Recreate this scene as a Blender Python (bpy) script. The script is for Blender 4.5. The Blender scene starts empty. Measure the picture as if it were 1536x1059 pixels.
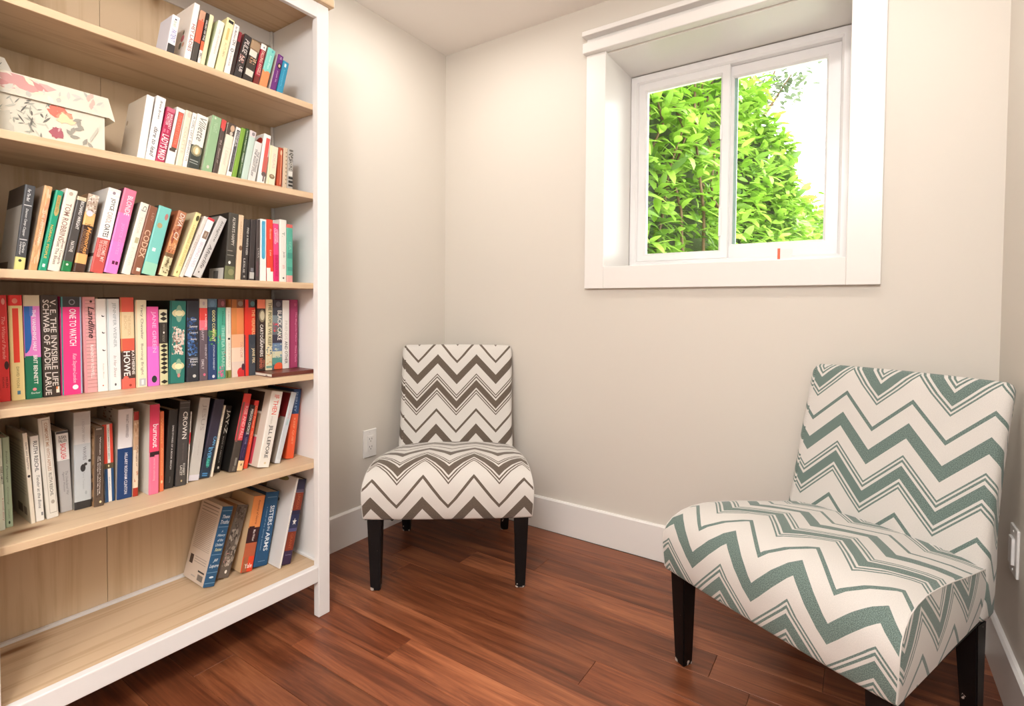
import bpy, bmesh, math, random
from mathutils import Vector, Matrix, noise
random.seed(7)
S = bpy.context.scene
C = S.collection
PI = math.pi

# ------------------------------------------------------------------ camera, world, lights, exposure
cam_d = bpy.data.cameras.new('camera')
cam = bpy.data.objects.new('camera', cam_d)
C.objects.link(cam)
cam_d.sensor_fit = 'HORIZONTAL'
cam_d.sensor_width = 36.0
cam_d.lens = 784.89 / 1536 * 36
cam_d.shift_y = -(529.5 - 481.1) / 1536
cam_d.clip_start = 0.02
yaw, pitch, roll = 0.5895, 0.0270, 0.0072
fwd = Vector((-math.sin(yaw), math.cos(yaw), 0))
rgt = Vector((math.cos(yaw), math.sin(yaw), 0))
up = Vector((0, 0, 1))
f2 = fwd * math.cos(pitch) - up * math.sin(pitch)
u2 = up * math.cos(pitch) + fwd * math.sin(pitch)
r3 = rgt * math.cos(roll) + u2 * math.sin(roll)
u3 = u2 * math.cos(roll) - rgt * math.sin(roll)
M = Matrix.Identity(4)
for i in range(3):
    M[i][0], M[i][1], M[i][2] = r3[i], u3[i], -f2[i]
M[0][3], M[1][3], M[2][3] = 1.7717, -2.0319, 1.0
cam.matrix_world = M
S.camera = cam
S.view_settings.view_transform = 'Standard'
S.view_settings.look = 'None'
S.view_settings.gamma = 1.0
S.view_settings.use_curve_mapping = False
S.view_settings.exposure = -0.02

world = bpy.data.worlds.new('overcast_sky')
S.world = world
world.use_nodes = True
wn = world.node_tree.nodes
wn['Background'].inputs['Color'].default_value = (1.0, 0.985, 0.96, 1)
wn['Background'].inputs['Strength'].default_value = 7.0


def area(name, loc, size, power, col, rot=(0, 0, 0), spread=PI):
    d = bpy.data.lights.new(name, 'AREA')
    d.shape = 'DISK'
    d.size = size
    d.energy = power
    d.color = col
    d.spread = spread
    o = bpy.data.objects.new(name, d)
    o.location = loc
    o.rotation_euler = rot
    C.objects.link(o)
    return o


WARM = (1.0, 0.955, 0.90)
SOFT = (0.98, 0.99, 1.0)
area('ceiling_area_light', (0.45, -0.52, 2.235), 0.14, 5.0, WARM)
area('ceiling_area_light', (1.75, -0.60, 2.235), 0.14, 5.5, WARM)
pl = bpy.data.lights.new('fill_light', 'POINT')  # added light behind the camera to lift the ceiling and room
pl.energy = 62
pl.shadow_soft_size = 0.14
pl.color = SOFT
plo = bpy.data.objects.new('fill_light', pl)
plo.location = (1.80, -2.55, 2.02)
C.objects.link(plo)
area('ceiling_area_light', (1.80, -3.60, 2.235), 0.6, 38, SOFT)  # added soft light behind the camera for an evenly bright room

# ------------------------------------------------------------------ helpers


def lin(h):
    c = [int(h[i:i + 2], 16) / 255 for i in (0, 2, 4)]
    return tuple(((x + 0.055) / 1.055) ** 2.4 if x > 0.04045 else x / 12.92 for x in c) + (1.0,)


def mat(name, col=None, rough=0.5, spec=0.5, **kw):
    m = bpy.data.materials.new(name)
    m.use_nodes = True
    b = m.node_tree.nodes['Principled BSDF']
    if col:
        b.inputs['Base Color'].default_value = lin(col)
    b.inputs['Roughness'].default_value = rough
    b.inputs['Specular IOR Level'].default_value = spec
    for k, v in kw.items():
        b.inputs[k].default_value = v
    return m


class NT:
    """tiny node-tree helper"""

    def __init__(self, m):
        self.t = m.node_tree
        self.b = self.t.nodes.get('Principled BSDF')

    def n(self, typ, **kw):
        x = self.t.nodes.new(typ)
        for k, v in kw.items():
            if k.startswith('i_'):
                x.inputs[k[2:].replace('_', ' ')].default_value = v
            else:
                setattr(x, k, v)
        return x

    def l(self, a, b):
        self.t.links.new(a, b)

    def math(self, op, a, b=None, c=None):
        x = self.n('ShaderNodeMath', operation=op)
        for i, v in enumerate((a, b, c)):
            if v is None:
                continue
            if isinstance(v, (int, float)):
                x.inputs[i].default_value = v
            else:
                self.l(v, x.inputs[i])
        return x.outputs[0]

    def mix(self, fac, a, b, blend='MIX'):
        x = self.n('ShaderNodeMix', data_type='RGBA', blend_type=blend)
        for sock, v in ((x.inputs['Factor'], fac), (x.inputs[6], a), (x.inputs[7], b)):
            if isinstance(v, (int, float)):
                sock.default_value = v
            elif isinstance(v, tuple):
                sock.default_value = v
            else:
                self.l(v, sock)
        return x.outputs[2]

    def ramp(self, fac, stops, interp='LINEAR'):
        x = self.n('ShaderNodeValToRGB')
        r = x.color_ramp
        r.interpolation = interp
        while len(r.elements) > 1:
            r.elements.remove(r.elements[-1])
        r.elements[0].position = stops[0][0]
        r.elements[0].color = stops[0][1]
        for p, c in stops[1:]:
            e = r.elements.new(p)
            e.color = c
        self.l(fac, x.inputs[0])
        return x.outputs[0]


def link(name, me, m, parent=None):
    o = bpy.data.objects.new(name, me)
    C.objects.link(o)
    if m is not None:
        me.materials.append(m)
    if parent is not None:
        o.parent = parent
    return o


def mesh_of(bm, name, smooth=False):
    me = bpy.data.meshes.new(name)
    bmesh.ops.recalc_face_normals(bm, faces=bm.faces[:])
    if smooth:
        for f in bm.faces:
            f.smooth = True
    bm.to_mesh(me)
    bm.free()
    return me


def add_box(bm, x0, x1, y0, y1, z0, z1):
    v = [bm.verts.new((x, y, z)) for x in (x0, x1) for y in (y0, y1) for z in (z0, z1)]
    for f in ((0, 1, 3, 2), (4, 6, 7, 5), (0, 4, 5, 1), (2, 3, 7, 6), (0, 2, 6, 4), (1, 5, 7, 3)):
        bm.faces.new([v[i] for i in f])


def box(name, b, m, parent=None, bev=0.0, seg=2):
    bm = bmesh.new()
    add_box(bm, *b)
    if bev:
        bmesh.ops.bevel(bm, geom=bm.edges[:], offset=bev, segments=seg, profile=0.5, affect='EDGES')
    return link(name, mesh_of(bm, name), m, parent)


def prism(name, poly, axis, a, b, m, parent=None):
    """extrude a 2-D polygon along an axis (0=x,1=y,2=z)"""
    bm = bmesh.new()

    def P(q, t):
        c = [0, 0, 0]
        o = [i for i in range(3) if i != axis]
        c[axis] = t
        c[o[0]], c[o[1]] = q
        return bm.verts.new(c)
    A = [P(q, a) for q in poly]
    B = [P(q, b) for q in poly]
    n = len(poly)
    for i in range(n):
        bm.faces.new((A[i], A[(i + 1) % n], B[(i + 1) % n], B[i]))
    bm.faces.new(A)
    bm.faces.new(B[::-1])
    return link(name, mesh_of(bm, name), m, parent)


def empty(name, loc=(0, 0, 0), rot=(0, 0, 0)):
    o = bpy.data.objects.new(name, None)
    o.location = loc
    o.rotation_euler = rot
    o.empty_display_size = 0.05
    C.objects.link(o)
    return o


def tag(o, label=None, cat=None, group=None, kind=None):
    if label:
        o['label'] = label
    if cat:
        o['category'] = cat
    if group:
        o['group'] = group
    if kind:
        o['kind'] = kind
    return o


# ------------------------------------------------------------------ materials
def paint(name, col, rough=0.55, bump=0.02, scale=260):
    m = mat(name, col, rough, 0.3)
    t = NT(m)
    co = t.n('ShaderNodeTexCoord')
    nz = t.n('ShaderNodeTexNoise', i_Scale=scale, i_Detail=2.0)
    t.l(co.outputs['Object'], nz.inputs['Vector'])
    bp = t.n('ShaderNodeBump', i_Strength=bump, i_Distance=0.002)
    t.l(nz.outputs['Fac'], bp.inputs['Height'])
    t.l(bp.outputs['Normal'], t.b.inputs['Normal'])
    return m


WALL = paint('wall_paint', 'dad3c9', 0.5, 0.05)
CEIL = paint('ceiling_paint', 'f4eee8', 0.7, 0.05)
TRIM = paint('trim_paint', 'ebe7e3', 0.3, 0.0)
SHELFWHITE = paint('white_stain', 'efedec', 0.35, 0.01, 120)
VINYL = mat('white_vinyl', 'f0eeee', 0.3)
PLASTIC = mat('white_plastic', 'eeebe8', 0.3)
DARKGAP = mat('dark_gap', '6a625a', 0.8)
BLACKWOOD = mat('black_lacquer', '0b0a0b', 0.28)
PAPER = mat('page_edges', 'e4d9c6', 0.8, 0.2)
PAPERW = mat('page_edges_white', 'ece6da', 0.8, 0.2)


def wood(name, base, dark, knot, axis, rough=0.45, scale=1.0, knots=True):
    """pale pine / oak with grain along an object axis"""
    m = mat(name, base, rough, 0.35)
    t = NT(m)
    co = t.n('ShaderNodeTexCoord')
    mp = t.n('ShaderNodeMapping')
    sc = [14 * scale] * 3
    sc[axis] = 0.9 * scale
    mp.inputs['Scale'].default_value = sc
    t.l(co.outputs['Object'], mp.inputs['Vector'])
    n1 = t.n('ShaderNodeTexNoise', i_Scale=1.6, i_Detail=5.0, i_Roughness=0.62, i_Distortion=0.6)
    t.l(mp.outputs[0], n1.inputs['Vector'])
    mp2 = t.n('ShaderNodeMapping')
    sc2 = [150 * scale] * 3
    sc2[axis] = 3 * scale
    mp2.inputs['Scale'].default_value = sc2
    t.l(co.outputs['Object'], mp2.inputs['Vector'])
    n2 = t.n('ShaderNodeTexNoise', i_Scale=1.0, i_Detail=3.0)
    t.l(mp2.outputs[0], n2.inputs['Vector'])
    f = t.math('ADD', t.math('MULTIPLY', n1.outputs['Fac'], 0.75), t.math('MULTIPLY', n2.outputs['Fac'], 0.25))
    col = t.ramp(f, [(0.34, lin(dark)), (0.5, lin(base)), (0.7, lin(base))])
    if knots:
        mp3 = t.n('ShaderNodeMapping')
        sc3 = [9.0] * 3
        sc3[axis] = 2.6
        mp3.inputs['Scale'].default_value = sc3
        mp3.inputs['Location'].default_value = (0.3, 0.2, 0.1)
        t.l(co.outputs['Object'], mp3.inputs['Vector'])
        vo = t.n('ShaderNodeTexVoronoi', i_Scale=1.0, i_Randomness=1.0)
        t.l(mp3.outputs[0], vo.inputs['Vector'])
        kf = t.ramp(vo.outputs['Distance'], [(0.05, (1, 1, 1, 1)), (0.13, (0.25, 0.25, 0.25, 1)), (0.22, (0, 0, 0, 1))])
        col = t.mix(kf, col, lin(knot))
    t.l(col, t.b.inputs['Base Color'])
    return m


SHELFWOOD = wood('shelf_pine', 'd9bd9b', 'bf9c77', '8a6040', 0)
BACKWOOD = wood('back_oak', 'd8bf9f', 'c6a985', 'a98560', 2, 0.5, 0.7)


def floorwood():
    m = mat('red_brown_floorboard', '7a4630', 0.3, 0.45)
    t = NT(m)
    co = t.n('ShaderNodeTexCoord')
    oi = t.n('ShaderNodeObjectInfo')
    off = t.n('ShaderNodeCombineXYZ')
    t.l(t.math('MULTIPLY', oi.outputs['Random'], 37.0), off.inputs[0])
    t.l(t.math('MULTIPLY', oi.outputs['Random'], 11.0), off.inputs[1])
    ad = t.n('ShaderNodeVectorMath', operation='ADD')
    t.l(co.outputs['Object'], ad.inputs[0])
    t.l(off.outputs[0], ad.inputs[1])
    mp = t.n('ShaderNodeMapping')
    mp.inputs['Scale'].default_value = (1.1, 15, 1)
    t.l(ad.outputs[0], mp.inputs['Vector'])
    n1 = t.n('ShaderNodeTexNoise', i_Scale=1.5, i_Detail=6.0, i_Roughness=0.65, i_Distortion=0.8)
    t.l(mp.outputs[0], n1.inputs['Vector'])
    mp2 = t.n('ShaderNodeMapping')
    mp2.inputs['Scale'].default_value = (6, 190, 1)
    t.l(ad.outputs[0], mp2.inputs['Vector'])
    n2 = t.n('ShaderNodeTexNoise', i_Scale=1.0, i_Detail=2.0)
    t.l(mp2.outputs[0], n2.inputs['Vector'])
    f = t.math('ADD', t.math('MULTIPLY', n1.outputs['Fac'], 0.8), t.math('MULTIPLY', n2.outputs['Fac'], 0.2))
    col = t.ramp(f, [(0.30, lin('52301f')), (0.45, lin('855138')), (0.56, lin('a86c4b')), (0.72, lin('cc9069'))])
    tone = oi.outputs['Color']
    col = t.mix(1.0, col, tone, 'MULTIPLY')
    t.l(col, t.b.inputs['Base Color'])
    rr = t.math('MULTIPLY_ADD', n1.outputs['Fac'], 0.2, 0.24)
    t.l(rr, t.b.inputs['Roughness'])
    bp = t.n('ShaderNodeBump', i_Strength=0.06, i_Distance=0.001)
    t.l(n2.outputs['Fac'], bp.inputs['Height'])
    t.l(bp.outputs['Normal'], t.b.inputs['Normal'])
    return m


FLOORWOOD = floorwood()


def chevron(name, base, stripe, u0, phase, period=0.31, pu=0.175, amp=0.095):
    """zig-zag woven stripes in UV space (metres)"""
    m = mat(name, base, 0.85, 0.2)
    t = NT(m)
    uv = t.n('ShaderNodeUVMap')
    sp = t.n('ShaderNodeSeparateXYZ')
    t.l(uv.outputs['UV'], sp.inputs[0])
    u, s = sp.outputs[0], sp.outputs[1]
    w = t.math('FRACT', t.math('ADD', t.math('DIVIDE', t.math('SUBTRACT', u, u0), pu), 50.5))
    V = t.math('SUBTRACT', 1.0, t.math('MULTIPLY', t.math('ABSOLUTE', t.math('SUBTRACT', w, 0.5)), 2.0))
    q = t.math('SUBTRACT', t.math('SUBTRACT', s, t.math('MULTIPLY', V, amp)), phase)
    q = t.math('MULTIPLY', t.math('FRACT', t.math('ADD', t.math('DIVIDE', q, period), 40.0)), period)
    q = t.math('DIVIDE', q, period)
    st = []
    for a, b in ((0.0, 0.013), (0.066, 0.108), (0.154, 0.161), (0.167, 0.174), (0.183, 0.218), (0.227, 0.234), (0.240, 0.247)):
        st += [(a / period, (1, 1, 1, 1)), (b / period, (0, 0, 0, 1))]
    mask = t.ramp(q, st, 'CONSTANT')
    co = t.n('ShaderNodeMapping')
    co.inputs['Scale'].default_value = (560, 560, 1)
    t.l(uv.outputs['UV'], co.inputs['Vector'])
    nz = t.n('ShaderNodeTexNoise', i_Scale=1.0, i_Detail=2.0)
    t.l(co.outputs[0], nz.inputs['Vector'])
    lt = tuple(min(1, c * 1.6) for c in lin(stripe)[:3]) + (1,)
    dk = tuple(c * 0.62 for c in lin(stripe)[:3]) + (1,)
    sc = t.ramp(nz.outputs['Fac'], [(0.35, dk), (0.65, lt)])
    bl = tuple(min(1, c * 1.03) for c in lin(base)[:3]) + (1,)
    bd = tuple(c * 0.93 for c in lin(base)[:3]) + (1,)
    bc = t.ramp(nz.outputs['Fac'], [(0.35, bd), (0.65, bl)])
    t.l(t.mix(mask, bc, sc), t.b.inputs['Base Color'])
    bp = t.n('ShaderNodeBump', i_Strength=0.25, i_Distance=0.0015)
    t.l(nz.outputs['Fac'], bp.inputs['Height'])
    t.l(bp.outputs['Normal'], t.b.inputs['Normal'])
    t.b.inputs['Sheen Weight'].default_value = 0.15
    return m


def print_mat():
    m = mat('book_print', None, 0.42, 0.4)
    t = NT(m)
    at = t.n('ShaderNodeAttribute', attribute_name='Col')
    t.l(at.outputs['Color'], t.b.inputs['Base Color'])
    return m


PRINT = print_mat()

# ------------------------------------------------------------------ room
W, H, D = 2.104, 2.2614, -4.3
HB, TB = 0.143, 0.014
OX0, OX1, OZ0, OZ1 = 0.876, 1.727, 1.166, 2.045   # window opening
TH = 0.36


def struct(o):
    o['kind'] = 'structure'
    return o


floor = struct(box('floor', (-0.1, W + 0.1, D, TH, -0.12, -0.014), DARKGAP))
struct(box('ceiling', (-0.1, W + 0.1, D, TH, H, H + 0.1), CEIL))
struct(box('wall_left', (-0.1, 0, D, 0, 0, H), WALL))
struct(box('wall_right', (W, W + 0.1, D, 0, 0, H), WALL))
struct(box('wall_front', (-0.1, W + 0.1, D - 0.1, D, 0, H), WALL))
bm = bmesh.new()
for b in ((-0.1, OX0, 0, TH, 0, H), (OX1, W + 0.1, 0, TH, 0, H), (OX0, OX1, 0, TH, 0, OZ0), (OX0, OX1, 0, TH, OZ1, H)):
    add_box(bm, *b)
bmesh.ops.remove_doubles(bm, verts=bm.verts[:], dist=1e-5)
struct(link('wall_back', mesh_of(bm, 'wall_back'), WALL))


def base_profile(h=HB, t=TB):
    return [(0, 0), (t, 0), (t, h - 0.006), (t - 0.006, h), (0, h)]


# baseboards: profile (distance from wall, z)
struct(prism('baseboard_left', [(x + 0.0002, z) for x, z in base_profile()], 1, D, -0.0002, TRIM))
struct(prism('baseboard_back', [(-x - 0.0002, z) for x, z in base_profile()], 0, TB + 0.0005, W - TB - 0.0005, TRIM))
struct(prism('baseboard_right', [(W - x - 0.0002, z) for x, z in base_profile()], 1, D, -0.0002, TRIM))

# floorboards, each its own object under the floor
PW = 0.1115
joints = {0: 1.36, 1: 0.36, 5: 1.55, 6: 1.167, 7: 0.08, 8: 0.667, 9: 1.62, 10: 0.897, 11: 0.30, 12: 1.30, 13: 0.7}
tones = {(8, 0.67): (1.0, .84, .74), (8, 0.0): (.66, .48, .38), (7, 0.08): (.52, .40, .33), (9, 0.4): (.72, .56, .48), (10, 0.9): (.95, .82, .74), (6, 1.17): (.70, .55, .46)}
row = 0
y = -0.80 + PW * 7
k = 0
while y > D:
    y0 = y - PW
    i = int(round((-0.80 + PW * 7 - y) / PW))
    j = joints.get(i, random.uniform(0.1, 1.9))
    cuts = [0.0]
    a = j
    while a > 1.25:
        a -= 1.22
    if a > 0.15:
        cuts.append(a)
    while a + 1.22 < W - 0.15:
        a += 1.22
        cuts.append(a)
    cuts.append(W)
    for a, b in zip(cuts, cuts[1:]):
        L = b - a
        bm = bmesh.new()
        add_box(bm, -L / 2 + 0.0004, L / 2 - 0.0004, -PW / 2 + 0.0004, min(PW / 2 - 0.0004, -(y - PW / 2) - 0.0004), -0.0135, 0)
        bmesh.ops.bevel(bm, geom=[e for e in bm.edges if all(v.co.z > -0.001 for v in e.verts)], offset=0.0008, segments=1, affect='EDGES')
        o = link('plank', mesh_of(bm, 'plank'), FLOORWOOD, floor)
        o.location = ((a + b) / 2, y - PW / 2, 0)
        tone = tones.get((i, round(a, 2)), random.choice(((.54, .43, .37), (.68, .56, .49), (.62, .46, .37), (.86, .74, .66), (.58, .47, .40), (.74, .61, .53))))
        o.color = (*tone, 1)
    y -= PW

# ------------------------------------------------------------------ window
win = struct(empty('window_1', ((OX0 + OX1) / 2, 0, OZ0)))


def wpart(name, b, m, bev=0.002, parent=win):
    o = box(name, b, m, None, bev, 2)
    o.parent = parent
    par = parent
    mi = Matrix.Translation(-win.location)
    o.data.transform(mi)
    return o


TC = 0.02
cx0, cx1, cz0 = 0.792, 1.8185, 1.078
wpart('casing', (cx0, OX0 + 0.002, -TC, -0.0003, cz0, OZ1 + 0.004), TRIM)
wpart('casing', (OX1 - 0.002, cx1, -TC, -0.0003, cz0, OZ1 + 0.004), TRIM)
wpart('casing', (OX0 + 0.002, OX1 - 0.002, -TC, -0.0003, cz0, OZ0 + 0.002), TRIM)
wpart('head_casing', (cx0 - 0.008, cx1 + 0.008, -0.046, -0.0003, OZ1 + 0.004, OZ1 + 0.046), TRIM, 0.004)
wpart('crown_strip', (cx0 - 0.002, cx1 + 0.002, -0.012, -0.0003, OZ1 + 0.046, OZ1 + 0.074), TRIM)
wpart('crown_strip', (cx0 - 0.010, cx1 + 0.010, -0.048, -0.0003, OZ1 + 0.074, OZ1 + 0.094), TRIM, 0.003)
# jamb liners of the deep recess
FY = 0.265
wpart('jamb_liner', (OX0 - 0.006, OX0 + 0.001, 0.0003, TH, OZ0, OZ1), TRIM, 0)
wpart('jamb_liner', (OX1 - 0.001, OX1 + 0.006, 0.0003, TH, OZ0, OZ1), TRIM, 0)
wpart('jamb_liner', (OX0, OX1, 0.0003, TH, OZ1 - 0.001, OZ1 + 0.006), TRIM, 0)
wpart('sill', (OX0, OX1, 0.0003, TH, OZ0 - 0.006, OZ0 + 0.001), TRIM, 0)
# vinyl frame with fixed right half and sliding left sash
fx0, fx1, fz0, fz1 = OX0 + 0.003, OX1 - 0.002, OZ0 + 0.002, OZ1 - 0.005


def ring(name, x0, x1, z0, z1, gx0, gx1, gz0, gz1, y0, y1, m, lip=0.0):
    bm = bmesh.new()
    outer = [(x0, z0), (x1, z0), (x1, z1), (x0, z1)]
    inner = [(gx0, gz0), (gx1, gz0), (gx1, gz1), (gx0, gz1)]
    e = 0.008
    inner2 = [(gx0 - e, gz0 - e), (gx1 + e, gz0 - e), (gx1 + e, gz1 + e), (gx0 - e, gz1 + e)]
    lay = [[bm.verts.new((x, yy, z)) for x, z in pts] for pts, yy in ((outer, y1), (outer, y0 + 0.002), ([(a + (0.002 if a == x0 else -0.002), b + (0.002 if b == z0 else -0.002)) for a, b in outer], y0), (inner2, y0), (inner, y0 + 0.010), (inner, y1))]
    for A, B in zip(lay, lay[1:] + lay[:1]):
        for i in range(4):
            bm.faces.new((A[i], A[(i + 1) % 4], B[(i + 1) % 4], B[i]))
    o = link(name, mesh_of(bm, name), m, win)
    o.data.transform(Matrix.Translation(-win.location))
    return o


ring('window_frame', fx0, fx1, fz0, fz1, 0.912, 1.690, 1.208, 2.005, FY, 0.335, VINYL)
sash = ring('sash', 0.9125, 1.300, 1.2085, 2.0045, 0.950, 1.264, 1.243, 1.967, FY + 0.008, FY + 0.038, VINYL)
fixed = ring('fixed_sash', 1.288, 1.6895, 1.2085, 2.0045, 1.310, 1.640, 1.268, 1.958, FY + 0.0385, FY + 0.066, VINYL)
glass = bpy.data.materials.new('window_glass')
glass.use_nodes = True
t = NT(glass)
t.t.nodes.remove(t.b)
tr = t.n('ShaderNodeBsdfTransparent')
tr.inputs[0].default_value = (0.96, 0.985, 0.97, 1)
gl = t.n('ShaderNodeBsdfGlossy', i_Roughness=0.02)
fr = t.n('ShaderNodeFresnel', i_IOR=1.35)
mx = t.n('ShaderNodeMixShader')
t.l(fr.outputs[0], mx.inputs[0])
t.l(tr.outputs[0], mx.inputs[1])
t.l(gl.outputs[0], mx.inputs[2])
t.l(mx.outputs[0], t.t.nodes['Material Output'].inputs[0])
wpart('pane', (0.948, 1.266, FY + 0.020, FY + 0.024, 1.241, 1.969), glass, 0)
wpart('pane', (1.308, 1.642, FY + 0.050, FY + 0.054, 1.266, 1.960), glass, 0)
EDGE = mat('glass_edge_spacer', '9fb8ae', 0.3)
wpart('pane_spacer', (1.311, 1.323, FY + 0.0555, FY + 0.064, 1.270, 1.957), EDGE, 0)
wpart('sash_pull', (1.2655, 1.2755, FY + 0.001, FY + 0.009, 1.30, 1.42), VINYL, 0.002)
wpart('sash_stop', (1.2655, 1.2745, FY + 0.001, FY + 0.009, 1.70, 1.76), VINYL, 0.002)
STK = mat('sticker_white', 'e6e4e2', 0.4)
STO = mat('sticker_orange', 'e0603c', 0.4)
stk = wpart('sticker', (1.500, 1.542, FY - 0.0006, FY - 0.0001, 1.198, 1.232), STK, 0)
tag(stk, 'small grey sticker with an orange edge')
stripe = wpart('sticker_stripe', (1.490, 1.4995, FY - 0.0007, FY - 0.0001, 1.194, 1.236), STO, 0)
stripe.parent = stk
for o in list(win.children):          # panes and grips belong to their sash
    n_ = o.name.split('.')[0]
    if n_ == 'pane':
        o.parent = sash if o.data.vertices[0].co.x + win.location.x < 1.28 else fixed
    elif n_ in ('sash_pull', 'sash_stop'):
        o.parent = sash
    elif n_ == 'pane_spacer':
        o.parent = fixed

# ------------------------------------------------------------------ bookcase (local x along the shelf, y into depth, z up)
BY = -0.0173
BO = Vector((0.3488, -0.9611, 0))
BROT = PI / 2 + BY
bc = empty('bookcase', BO, (0, 0, BROT))
tag(bc, 'tall white bookcase with pale pine shelves filled with books', 'bookcase')
T0, T1 = -0.820, 0.0          # outer ends
DEP = 0.312
TOPZ = 1.9395
PWD, PDP = 0.041, 0.026      # post front width and depth


def bp(name, b, m, bev=0.0015):
    return box(name, b, m, bc, bev, 2)


for a, b in ((T1 - PWD, T1), (T0, T0 + PWD)):
    bp('post', (a, b, 0, PDP, 0.0005, TOPZ), SHELFWHITE, 0.002)
    bp('rear_post', (a, b, DEP - 0.012, DEP, 0.0005, TOPZ), SHELFWHITE)
bp('side_panel', (-0.0145, -0.002, PDP, DEP - 0.012, 0.10, TOPZ), SHELFWHITE, 0.0008)
bp('side_panel', (T0 + 0.002, T0 + 0.0145, PDP, DEP - 0.012, 0.10, TOPZ), SHELFWHITE, 0.0008)
SX0, SX1 = T0 + 0.0155, -0.0155
ZS = {'A': 1.632, 'B': 1.354, 'C': 1.070, 'D': 0.781, 'E': 0.496}
for k, z in ZS.items():
    bp('shelf', (SX0, SX1, PDP + 0.0005, 0.2985, z - 0.0185, z), SHELFWOOD, 0.0015)
bp('shelf', (SX0, SX1, PDP + 0.0005, 0.2985, 0.142, 0.162), SHELFWOOD, 0.001)
bp('bottom_rail', (T0 + PWD + 0.0003, -PWD - 0.0003, 0.001, 0.024, 0.116, 0.1655), SHELFWHITE, 0.0025)
bp('top_rail', (T0 + PWD + 0.0003, -PWD - 0.0003, 0.001, 0.016, 1.893, TOPZ), SHELFWHITE)
bp('back_rail', (SX0, SX1, 0.2930, 0.2992, 1.893, TOPZ), SHELFWHITE, 0.0005)
bp('back_strip', (SX0, SX1, 0.286, 0.2985, 0.1622, 0.170), SHELFWHITE, 0.001)
bp('side_strip', (-0.0225, -0.0150, PDP + 0.001, 0.2855, 0.1622, 0.169), SHELFWHITE, 0.001)
seam = -0.505
bp('back_panel', (SX0, seam - 0.0006, 0.2995, 0.3045, 0.12, TOPZ), BACKWOOD, 0)
bp('back_panel', (seam + 0.0006, SX1, 0.2995, 0.3045, 0.12, TOPZ), BACKWOOD, 0)
bp('corner_strip', (-0.0240, -0.0160, 0.2840, 0.2925, 0.171, TOPZ), SHELFWHITE, 0.001)
bp('top_panel', (T0 - 0.012, T1 + 0.012, -0.014, DEP + 0.004, TOPZ + 0.0005, TOPZ + 0.024), SHELFWOOD, 0.002)

# ------------------------------------------------------------------ lounge chairs
STRIPE_A, STRIPE_B = '5f544a', '65756f'


def grid_mesh(rows, uvs, name, closed=False, caps=False):
    """rows of points -> quad grid with UVs"""
    bm = bmesh.new()
    uvl = bm.loops.layers.uv.new('UVMap')
    V = [[bm.verts.new(p) for p in r] for r in rows]
    n = len(rows[0])
    for i in range(len(rows) - 1):
        for j in range(n if closed else n - 1):
            j2 = (j + 1) % n
            f = bm.faces.new((V[i][j], V[i][j2], V[i + 1][j2], V[i + 1][j]))
            f.smooth = True
            us = [uvs[i][j], uvs[i][j2 if not (closed and j2 == 0) else j], uvs[i + 1][j2 if not (closed and j2 == 0) else j], uvs[i + 1][j]]
            for lp, q in zip(f.loops, us):
                lp[uvl].uv = q
    if caps:
        for R, fl in ((V[0], False), (V[-1], True)):
            try:
                f = bm.faces.new(R if fl else R[::-1])
                for lp in f.loops:
                    lp[uvl].uv = (lp.vert.co.x, lp.vert.co.y)
            except Exception:
                pass
    bmesh.ops.recalc_face_normals(bm, faces=bm.faces[:])
    me = bpy.data.meshes.new(name)
    bm.to_mesh(me)
    bm.free()
    return me


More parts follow.
